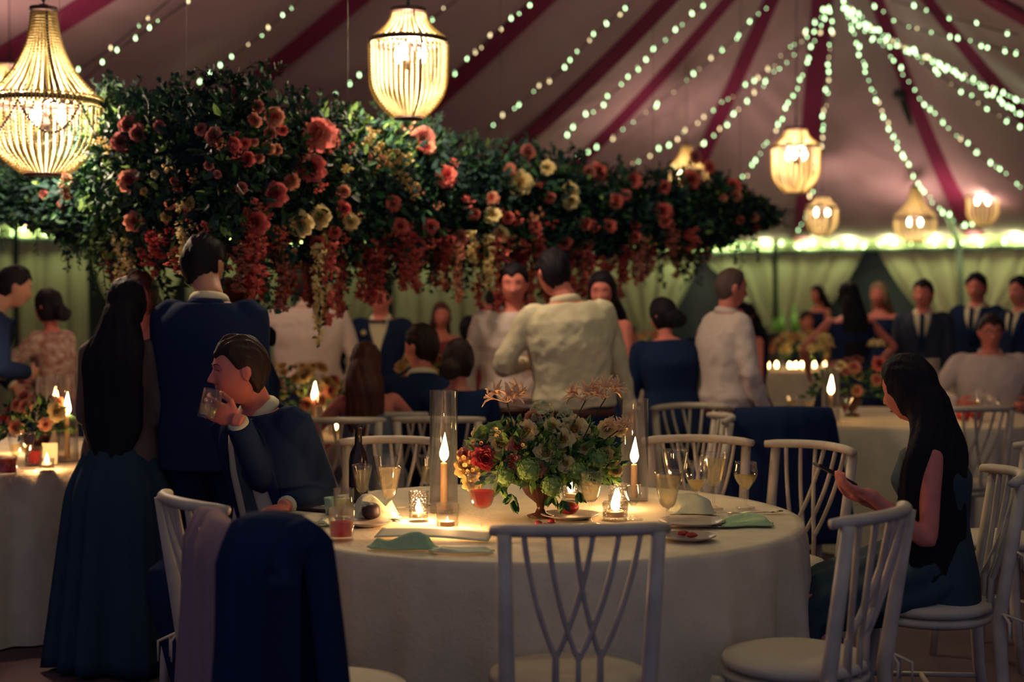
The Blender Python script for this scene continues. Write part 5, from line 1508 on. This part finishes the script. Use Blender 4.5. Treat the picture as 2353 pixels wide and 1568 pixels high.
    if top == 'jacket':
        c = MB(); torso(c, .020, -.30 if seat is None else -.18, .97); sleeves(c, .071 * s, .054 * s, .045 * s)
        jk = voxel(c, 'jacket', topmat, root, .009 if not hi else .0065, 4)
        # collar of the shirt and jacket
        for (r_, zz, tk, m_, nm) in ((.068, .030, .011, CREAMCLOTH, 'shirt_collar'), (.083, -.006, .016, topmat, 'jacket_collar')):
            c = MB(); sd, fw = frame(1); pts = []
            for a in np.linspace(-.36 * PI if nm == 'shirt_collar' else .18 * PI, 1.36 * PI if nm == 'shirt_collar' else .82 * PI, 20):
                a2 = a + PI
                pts.append(N + sd * (r_ * s * math.cos(a2)) + fw * (r_ * .92 * s * math.sin(a2)) + up * (zz - .025 + (.012 if math.sin(a) > 0 else .035) * math.sin(a)))
            c.tube(pts, [tk * .6] + [tk] * 18 + [tk * .6], 8, flat=2.0 if nm == 'shirt_collar' else 1.4); c.obj(nm, m_, root if nm == 'shirt_collar' else jk)
        # shirt front seen between the lapels
        def panel(nm, m_, xl, xr, ts, off, par, th=.004):
            c = MB(); c.grid(lambda u, v: surf(xl(ts[0] + (ts[1] - ts[0]) * v) * (1 - u) + xr(ts[0] + (ts[1] - ts[0]) * v) * u, ts[0] + (ts[1] - ts[0]) * v, off, .020), 9, 26)
            return c.obj(nm, m_, par, solid=th)
        vb = .42 if seat is None else .30
        opening = (lambda t: .006 + .062 * sm(vb, .97, t)) if sim != 'open' else (lambda t: .075 + .02 * math.sin(t * 5))
        if sim == 'open': vb = .02
        pn_ = panel('shirt_front', CREAMCLOTH, lambda t: -opening(t), lambda t: opening(t), (vb, .965), .003, root)
        for sg in (-1, 1):
            panel('lapel', topmat, (lambda t, sg=sg: sg * opening(t)), (lambda t, sg=sg: sg * (opening(t) + .008 + .05 * sm(vb, .80, t) * (1 - sm(.84, .97, t)))), (vb + .02, .965), .010, jk, .006)
        if sim == 'bow':
            q = surf(0, .955, .030, .02)
            for sg in (-1, 1):
                c = MB(); sd, fw = frame(1); c.tube([q, q + sd * sg * .022, q + sd * sg * .055], [.007, .017, .024], 8, flat=.45); c.obj('bow_tie_wing', BLACKCLOTH, root)
            c = MB(); c.ell(q, (.010, .009, .011), nu=10, nv=8); c.obj('bow_tie_knot', BLACKCLOTH, root)
            q = surf(.10, .80, .02, .02); c = MB()
            for j in range(9): c.ell(q + V(.012 * math.cos(j * .7), .004, .012 * math.sin(j * .7)), .008, nu=8, nv=6)
            c.ell(q, .011, nu=8, nv=6); c.obj('boutonniere', CREAMP, jk)
        else:
            tm = mat('slate_green_tie', (.045, .085, .085), .7, bump=.4, bscale=60) if hi else BLACKCLOTH
            panel('tie', tm, lambda t: -(.016 + .020 * (1 - sm(-.1, .95, t))), lambda t: (.016 + .020 * (1 - sm(-.1, .95, t))), (vb - (.12 if sim == 'open' else 0), .94), .012, root, .006)
            q = surf(0, .945, .022, .02); c = MB(); c.ell(q, (.018, .012, .018), nu=10, nv=8); c.obj('tie_knot', tm, root)
        for k in 'LR':
            e, w_ = jo[k]; d = (w_ - e).normalized(); c = MB(); c.tube([w_ - d * .045, w_ - d * .006], [.037 * s, .036 * s], 16); c.obj('shirt_cuff', CREAMCLOTH, root)
    elif top in ('shirt',):
        c = MB(); torso(c, .016, -.06, .97); sleeves(c, .066 * s, .054 * s, .040 * s)
        # blousing over the belt
        rg = []
        for t, g in ((-.07, -.006), (-.02, .018), (.06, .030), (.16, .022), (.26, .010)):
            rx, ry = prof_at(T, t); sd, fw = frame(t); rg.append([P.lerp(N, t) + sd * ((rx * s * fat + g) * math.cos(a)) + fw * ((ry * s * fat + g) * math.sin(a)) for a in [2 * PI * k / 24 for k in range(24)]])
        c.rings(rg)
        jk = voxel(c, 'shirt', topmat, root, .009, 3)
        dsp = jk.modifiers.new('creases', 'DISPLACE'); tx = bpy.data.textures.get('crease') or bpy.data.textures.new('crease', 'CLOUDS'); tx.noise_scale = .085; tx.noise_depth = 2
        dsp.texture = tx; dsp.strength = .022; dsp.mid_level = .5; dsp.texture_coords = 'LOCAL'
        c = MB(); sd, fw = frame(1); pts = []
        for a in np.linspace(-.15 * PI, 1.15 * PI, 22):
            pts.append(N + sd * (.070 * s * math.cos(a + PI)) + fw * (.065 * s * math.sin(a + PI)) + up * (.002 + .01 * math.sin(a)))
        c.tube(pts, [.010] * 22, 8, flat=2.0); c.obj('collar', topmat, jk)
        for k in 'LR':
            e, w_ = jo[k]; d = (w_ - e).normalized(); c = MB(); c.tube([w_ - d * .055, w_ - d * .005], [.042 * s, .039 * s], 16); c.obj('cuff', topmat, jk)
        c = MB()
        for t in (.25, .4, .55, .7, .85): c.ell(surf(0, t, .008, .02), (.006, .003, .006), nu=8, nv=6)
        c.obj('shirt_button_row', WHITEEYE, jk)
        c = MB(); rx, ry = prof_at(T, -.09); rg = []
        for zz in (-.018, .018):
            rg.append([P + up * (zz - .045) + V((rx * s * fat + .014) * math.cos(a), (ry * s * fat + .014) * math.sin(a), 0) for a in [2 * PI * k / 28 for k in range(28)]])
        c.rings(rg); c.obj('belt', mat('brown_belt', (.09, .03, .025), .5), root)
    elif top in ('dress', 'blouse', 'strapless'):
        c = MB(); torso(c, .008, -.2, {'dress': .86, 'blouse': .96, 'strapless': .74}[top])
        if top == 'blouse': sleeves(c, .060 * s, .055 * s, .045 * s, sleeve)
        if top == 'dress' and sleeve < 1: sleeves(c, .052 * s, .05, .04, .22)
        jk = voxel(c, 'blouse' if top == 'blouse' else 'dress_top', topmat, root, .009, 3)
    # lower half
    botmat = botmat or topmat
    if bottom == 'trousers':
        c = MB()
        rg = []
        for t in (-.30, -.2, -.1, -.02):
            rx, ry = prof_at(T, t); rg.append([P.lerp(N, t) + V((rx * s * fat + .010) * math.cos(a), (ry * s * fat + .010) * math.sin(a), 0) for a in [2 * PI * k / 24 for k in range(24)]])
        c.rings(rg)
        for k in 'LR':
            h, kn, an = hips[k]; limb(c, [h, h.lerp(kn, .5), kn, kn.lerp(an, .5), an + V(0, 0, .0)], [.105 * s, .094 * s, .076 * s, .068 * s, .062 * s], 18)
        voxel(c, 'trousers', botmat, root, .011, 3)
    elif bottom == 'skirt':
        c = MB(); rg = []; ns = 90
        if seat is None:
            for i in range(20):
                t = i / 19; z = (P.z + .12 * s) + (hem - (P.z + .12 * s)) * t
                rr = (.13 + .08 * sm(0, .3, t) + .13 * t * skw) * s * fat
                rg.append([V(rr * math.cos(a) * (1 + .0), rr * .85 * math.sin(a), z) * 1 + V(0, 0, 0) + V(math.cos(a), math.sin(a), 0) * (.035 * t * math.sin(a * 11 + 2 * math.sin(a * 3)) + .012 * t * math.sin(a * 27)) for a in [2 * PI * k / ns for k in range(ns)]])
            c.rings(rg); c.obj('skirt', botmat, root)
        else:
            kn = (hips['L'][1] + hips['R'][1]) / 2; an = (hips['L'][2] + hips['R'][2]) / 2
            path = [P + V(0, -.02, .10), P + V(0, .06, -.005), P.lerp(kn, .6) + V(0, 0, .0), kn + V(0, .03, -.01), kn.lerp(an, .35) + V(0, .03, 0), kn.lerp(an, .95)]
            wd = [.17, .22, .225, .22, .21, .22]; hh = [.15, .16, .125, .12, .125, .14]
            for j, (p, w_, h_) in enumerate(zip(path, wd, hh)):
                tn = (path[min(j + 1, 5)] - path[max(j - 1, 0)]).normalized(); o_ = V(1, 0, 0); n_ = o_.cross(tn)
                rg.append([p + o_ * (w_ * s * math.cos(a)) + n_ * (h_ * s * math.sin(a)) + (o_ * math.cos(a) + n_ * math.sin(a)) * (.012 * math.sin(a * 9 + j)) for a in [2 * PI * k / 60 for k in range(60)]])
            c.rings(rg); c.obj('skirt', botmat, root, sub=1)
    for k in 'LR':
        h, kn, an = hips[k]; c = MB(); c.ell(an + V(0, .055, -.040), (.043, .135, .034), nu=14, nv=10); c.tube([an + V(0, -.01, -.05), an + V(0, -.01, .03)], [.043, .044], 12)
        c.box((an.x, an.y - .045, an.z - .070), (.06, .05, .028)); c.v = [(v[0], v[1], max(v[2], .003)) for v in c.v]
        c.obj('shoe', SHOE, root)
    root['_w'] = 0; del root['_w']
    f = Fig(); f.root = root; f.W = W; f.jo = jo; f.Hc = W @ Hc; f.Mh = W @ Mh; f.surf = surf; f.hips = hips
    return f
def gx(px, Y): return (px - CX) / F * Y
# ------------------------------------------------------------------ who is where
DKGREEN = mat('dark_green_skirt', (.028, .058, .095), .85, bump=.6, bscale=12, bstretch=(1, 1, .06), spec=.1)
TAUPE = mat('taupe_top', (.16, .105, .095), .9, bump=.2, bscale=30)
FLORAL = mat('floral_blouse', (.55, .42, .34), .8, color2=(.30, .10, .10), vscale=26)
TEAL = mat('dark_teal_dress', (.025, .055, .08), .8, bump=.3, bscale=15)
BLUEGREY = mat('pale_blue_dress', (.16, .20, .28), .8)
RED_DRESS = mat('deep_red_dress', (.30, .045, .06), .8)
SKY = mat('steel_blue_suit', (.018, .028, .06), .8)

# 1 seated man with the glass -------------------------------------------------
def world_dir(yaw, v):  # world vector into person frame
    return Matrix.Rotation(-R(yaw), 3, 'Z') @ Vector(v)
YH = 146
hero = person('seated person in dark suit and grey-green tie, drinking from a glass at the foreground table', (gx(655, 5.45), 5.45, 0), YH, H=1.80, seat=.475,
    lean=(.03, .12), head=(-34, -4, 0), hair='short', haircol=HAIRBROWN, skin=SKIN2, sim='open', hi=True, fat=.95, headoff=(.0, .035), hand_curl=(.5, .45),
    arms={'R': (at(545, 966, 5.14), world_dir(YH, (.5, 0, -1)), 'w', world_dir(YH, (-.1, .55, .15)), world_dir(YH, (-1, .0, .42)), world_dir(YH, (0, .4, 1))),
          'L': (at(655, 1165, 5.15), world_dir(YH, (.25, .2, -1)), 'w', (0, 0, -1))})
gm, gq = tumbler(.10, .036)
g = thing('tumbler', 'clear tumbler raised to the lips of the seated man in the dark suit', 'glass', at(474, 960, 5.09))
gm.obj('glass_body', GLASS, g); gq(.45).obj('drink', DRINK, g); g.rotation_euler = (0, R(16), 0)

# 2 woman looking at her phone ------------------------------------------------
YG = 80
girl = person('seated person with long dark hair and bare arms, looking down at a phone', (gx(2168, 4.86), 4.86, 0), YG, H=1.68, female=True, seat=.475,
    lean=(-.02, .06), head=(-30, -16, 0), hair='down', falldir=(-.8, -.35, 0), hw=1.2, hairlen=.52, haircol=HAIRDARK, skin=SKIN2, top='dress', topmat=TEAL, bottom='skirt', sleeve=1, headoff=(0, .02), hand_curl=(.35, .35),
    arms={'L': (at(1998, 1138, 4.62), world_dir(YG, (.6, 0, -1)), 'w', world_dir(YG, (0, .3, 1)), world_dir(YG, (-1, .1, .35)), world_dir(YG, (0, 1, .4))),
          'R': (at(1990, 1150, 4.86), world_dir(YG, (.6, 0, -1)), 'w', world_dir(YG, (0, -.3, 1)), world_dir(YG, (-1, -.1, .35)), world_dir(YG, (0, -1, .4)))})
ph = thing('phone', 'dark phone held by the woman with long dark hair', 'phone', at(1918, 1090, 4.72))
mb = MB(); mb.box((0, 0, 0), (.145, .07, .009)); mb.obj('phone_body', FIG, ph, bevel=.003, smooth=False)
mb = MB(); mb.box((0, 0, .0052), (.13, .062, .001)); mb.obj('screen', mat('phone_screen', (.01, .012, .015), .08), ph, smooth=False)
ph.rotation_euler = (0, R(28), R(8))

# 3 standing group on the left ------------------------------------------------
person('standing person with very long dark hair and long dark green skirt, back to the camera', (gx(280, 6.0), 6.0, 0), -12, H=1.62, female=True, hair='long', hairlen=.56, hw=1.35, skw=.75,
    haircol=HAIRDARK, top='blouse', topmat=TAUPE, bottom='skirt', botmat=DKGREEN, head=(6, 0, 0), fat=1.06, arms={'L': ((-.12, .26, 1.0), (-.3, -.8, -1)), 'R': ((.14, .26, 1.02), (.3, -.8, -1))})
person('tall standing person in a dark suit, back to the camera, behind the seated drinker', (gx(478, 5.95), 5.95, 0), -8, H=1.80, hair='short', haircol=HAIRDARK, fat=1.03,
    head=(-10, -8, 0), headoff=(-.05, .05), arms={'L': ((-.13, .28, 1.08), (-.2, -.6, -1)), 'R': ((.13, .26, 1.05), (.2, -.6, -1))})
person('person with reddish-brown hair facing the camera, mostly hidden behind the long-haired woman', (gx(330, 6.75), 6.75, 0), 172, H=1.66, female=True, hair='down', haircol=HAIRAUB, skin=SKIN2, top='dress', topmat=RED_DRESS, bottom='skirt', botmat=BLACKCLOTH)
person('person in dark clothes half hidden behind the tall dark-suited back', (gx(530, 6.7), 6.7, 0), 30, H=1.63, female=True, hair='down', hairlen=.3, haircol=HAIRAUB, top='blouse', topmat=BLACKCLOTH, bottom='skirt', botmat=BLACKCLOTH)
person('person with red-lit cheek, glimpsed right of the tall man in the dark suit', (gx(594, 7.3), 7.3, 0), 110, H=1.48, female=True, hair='bun', skin=SKIN2, top='blouse', topmat=BLACKCLOTH, bottom='skirt', botmat=BLACKCLOTH)
person('person in a dark suit at the left edge of the frame, leaning right', (gx(-80, 8.3), 8.3, 0), -62, H=1.76, lean=(0, .16), head=(0, -14, 0), hair='short', headoff=(0, .05), arms={'R': ((.12, .32, 1.1), (1, -.5, -.6)), 'L': ((-.2, .3, 1.0), (-1, 0, -1))})
person('person in a pale floral blouse with pinned-up dark hair, turned to the left', (gx(124, 8.65), 8.65, 0), 68, H=1.60, female=True, hair='bun', haircol=HAIRDARK, skin=SKIN2, top='blouse', topmat=FLORAL, bottom='skirt', botmat=BLACKCLOTH,
    arms={'L': ((-.16, .34, 1.15), (-1, 0, -1)), 'R': ((.14, .3, 1.0), (1, -.4, -1))})
# 4 behind the flowers
person('person in a loose pale shirt seen from behind, left of the bow tie', (gx(708, 9.85), 9.85, 0), 4, H=1.76, hair='short', haircol=HAIRBROWN, top='shirt', topmat=PINKSHIRT, botmat=SUIT, fat=1.22,
    arms={'R': ((.28, .05, .88), (1, -.5, 0)), 'L': ((-.26, .18, 1.05), (-1, -.5, 0))})
person('person in a black dinner jacket, bow tie and boutonniere, facing the camera', (gx(876, 10.2), 10.2, 0), 176, H=1.66, hair='short', skin=SKIN2, topmat=BLACKCLOTH, sim='bow', head=(0, 0, 0), arms={'L': ((-.2, .25, .95), (-1, -.5, 0)), 'R': ((.2, .25, .95), (1, -.5, 0))})
# 5 seated with their backs to us
person('seated person with long auburn hair and bare shoulders, back to the camera', (gx(852, 7.38), 7.38, 0), 6, H=1.62, female=True, seat=.475, lean=(-.02, .05), hair='long', hairlen=.30, haircol=HAIRAUB, skin=SKIN2, top='strapless', topmat=BLUEGREY, bottom='skirt', head=(-8, 2, 0),
    arms={'L': ((-.26, .30, .72), (-1, -.5, -.6)), 'R': ((.22, .33, .74), (1, -.5, -.6))})
person('person in a dark suit seated between the auburn hair and the low bun, looking left', (gx(972, 7.72), 7.72, 0), 10, H=1.78, seat=.475, lean=(0, .06), hair='short', haircol=HAIRBROWN, skin=SKIN2, head=(42, 0, 0))
person('seated person with a low dark bun and black jacket, back to the camera', (gx(1052, 7.42), 7.42, 0), -2, H=1.64, female=True, seat=.475, hair='bun', haircol=HAIRBROWN, skin=SKIN2, top='blouse', topmat=BLACKCLOTH, bottom='skirt', head=(-20, 3, 0), fat=1.08)
# 6 the shirts
person('person in a white shirt facing the camera, looking down, left of the broad white-shirted back', (gx(1178, 8.2), 8.2, 0), 186, H=1.74, hair='short', haircol=HAIRDARK, skin=SKIN2, top='shirt', topmat=PINKSHIRT, botmat=SUIT, head=(-8, -6, 0), fat=1.0,
    arms={'R': ((.26, .04, .86), (1, -.6, 0)), 'L': ((-.18, .3, 1.05), (-1, -.2, -1))})
person('person in a cream shirt and brown belt seen from behind, mid-room', (gx(1320, 7.6), 7.6, 0), 14, H=1.80, hair='short', haircol=HAIRDARK, skin=SKIN2, top='shirt', topmat=CREAMCLOTH, botmat=BLACKCLOTH, fat=1.12, headoff=(-.04, .03), head=(10, -4, 0), lean=(-.04, .03),
    arms={'L': ((-.20, .26, 1.17), (-1, -.5, -.8)), 'R': ((.36, .12, .86), (1, -.5, .2))})
person('person with long black hair and a bare red-lit shoulder, close behind the cream-shirted back', (gx(1392, 8.45), 8.45, 0), 148, H=1.70, female=True, hair='down', hairlen=.35, haircol=HAIRDARK, skin=SKIN2, top='strapless', topmat=BLACKCLOTH, bottom='skirt', botmat=BLACKCLOTH, head=(20, -8, 0))
person('person in a black dress from behind, dark hair up, left of the grey-haired one', (gx(1545, 8.3), 8.3, 0), 16, H=1.55, female=True, hair='bun', haircol=HAIRDARK, skin=SKIN2, top='blouse', topmat=BLACKCLOTH, bottom='skirt', botmat=BLACKCLOTH, fat=1.3, head=(30, -10, 0), lean=(-.02, .05))
person('person with thin grey hair in a white shirt, standing in profile facing right', (gx(1664, 8.3), 8.3, 0), -72, H=1.72, hair='thin', haircol=HAIRGREY, skin=SKIN2, top='shirt', topmat=PINKSHIRT, botmat=BLACKCLOTH, fat=1.08, head=(0, -6, 0),
    arms={'R': ((.20, .16, .88), (1, -.9, 0)), 'L': ((-.22, .14, .88), (-1, -.9, 0))})
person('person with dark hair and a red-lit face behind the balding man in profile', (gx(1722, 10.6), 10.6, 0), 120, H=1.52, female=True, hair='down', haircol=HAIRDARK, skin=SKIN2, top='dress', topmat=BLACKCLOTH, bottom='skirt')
# 7 crowd between the heads
person('person with red-lit face turned aside, behind the white-shirted man facing the camera', (gx(1148, 10.6), 10.6, 0), 60, H=1.60, hair='short', skin=SKIN2, topmat=BLACKCLOTH)
person('person in a deep red dress with dark bun behind the rear middle table', (gx(1082, 10.4), 10.4, 0), 20, H=1.42, female=True, hair='bun', skin=SKIN2, top='dress', topmat=RED_DRESS, bottom='skirt')
person('person in a deep red dress facing the camera, right of the bow tie', (gx(1012, 10.9), 10.9, 0), 190, H=1.52, female=True, hair='down', haircol=HAIRAUB, skin=SKIN2, top='dress', topmat=RED_DRESS, bottom='skirt')
# 8 right side crowd
person('person with dark curled hair bending behind the far candlelit table', (gx(1884, 17.7), 17.7, 0), 120, H=1.73, female=True, hair='down', haircol=HAIRDARK, skin=SKIN2, top='dress', topmat=BLACKCLOTH, bottom='skirt')
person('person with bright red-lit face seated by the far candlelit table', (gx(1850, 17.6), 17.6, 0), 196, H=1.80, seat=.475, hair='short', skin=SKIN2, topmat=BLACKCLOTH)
person('person in a black sleeveless dress, back to the camera, above the spider lilies', (gx(1955, 11.2), 11.2, 0), 8, H=1.68, female=True, hair='long', hairlen=.4, haircol=HAIRDARK, skin=SKIN2, top='dress', topmat=BLACKCLOTH, bottom='skirt', fat=1.15,
    arms={'L': ((-.28, .15, .95), (-1, -.4, 0)), 'R': ((.26, .18, .98), (1, -.4, 0))})
person('person with pale hair in the far crowd, facing right of the black sleeveless dress', (gx(2022, 13.0), 13.0, 0), 150, H=1.70, female=True, hair='down', haircol=mat('blond_hair', (.32, .22, .12), .5, bump=.6, bscale=60), skin=SKIN2, top='dress', topmat=BLACKCLOTH, bottom='skirt')
person('person in a steel-blue suit and tie facing the camera at the right', (gx(2122, 11.6), 11.6, 0), 160, H=1.70, hair='short', haircol=HAIRDARK, skin=SKIN2, topmat=SKY, head=(-10, 0, 0))
person('person in a dinner jacket standing at the far right, turned left', (gx(2248, 11.9), 11.9, 0), 140, H=1.76, hair='short', haircol=HAIRDARK, skin=SKIN2, topmat=BLACKCLOTH, head=(8, -6, 0))
person('person in dark clothes cut by the right edge of the frame', (gx(2352, 11.2), 11.2, 0), 120, H=1.72, hair='short', haircol=HAIRDARK, skin=SKIN2, topmat=BLACKCLOTH)
specs = person('seated person with glasses and pale loose shirt, facing the camera', (gx(2275, 10.45), 10.45, 0), 168, H=1.84, seat=.475, hair='short', haircol=HAIRBROWN, skin=SKIN2, top='shirt', topmat=PINKSHIRT, botmat=BLACKCLOTH, head=(6, -6, 0), fat=1.2,
    arms={'L': ((-.24, .34, .80), (-1, -.3, -.6)), 'R': ((.24, .34, .80), (1, -.3, -.6))})
Mh = Matrix.Rotation(-R(168), 4, 'Z') @ Matrix.Translation(-Vector((gx(2275, 10.45), 10.45, 0))) @ specs.Mh
mb = MB()
for sg in (-1, 1):
    mb.tube([Mh @ V(sg * .031 + .022 * math.cos(a), .094, .010 + .017 * math.sin(a)) for a in np.linspace(0, 2 * PI, 16)], .0018, 5)
    mb.tube([Mh @ V(sg * .053, .094, .012), Mh @ V(sg * .076, .03, .012), Mh @ V(sg * .079, -.01, .006)], .0016, 5)
mb.tube([Mh @ V(-.009, .096, .012), Mh @ V(.009, .096, .012)], .0018, 5)
mb.obj('eyeglasses', EDGE, specs.root)
chair(gx(1850, 17.6), 17.62, 196, 'cream cross-back chair behind the far candlelit table')
# ================================================================== WORLD, RENDER SETTINGS
w = bpy.data.worlds.new('night'); scene.world = w; w.use_nodes = True
bg = w.node_tree.nodes['Background']; bg.inputs[0].default_value = (.53, .56, 1.0, 1); bg.inputs[1].default_value = .155
# unseen point lamps, added overhead to light the near tent as string lights would
for x, y, z, e in ((.9, 2.2, 3.9, 10), (-2.2, 3.2, 3.7, 6), (3.2, 4.5, 3.9, 6), (.5, 6.3, 4.2, 27)):
    point('unseen_overhead_lamp', (x, y, z), e, (.92, 1, .42), .25)
scene.view_settings.view_transform = 'Standard'
scene.view_settings.look = 'None'
scene.view_settings.exposure = .3
scene.view_settings.gamma = 1
scene.cycles.use_denoising = True
scene.cycles.transparent_max_bounces = 24
scene.cycles.max_bounces = 6
scene.cycles.sample_clamp_indirect = 3
scene.cycles.caustics_reflective = False
scene.cycles.caustics_refractive = False
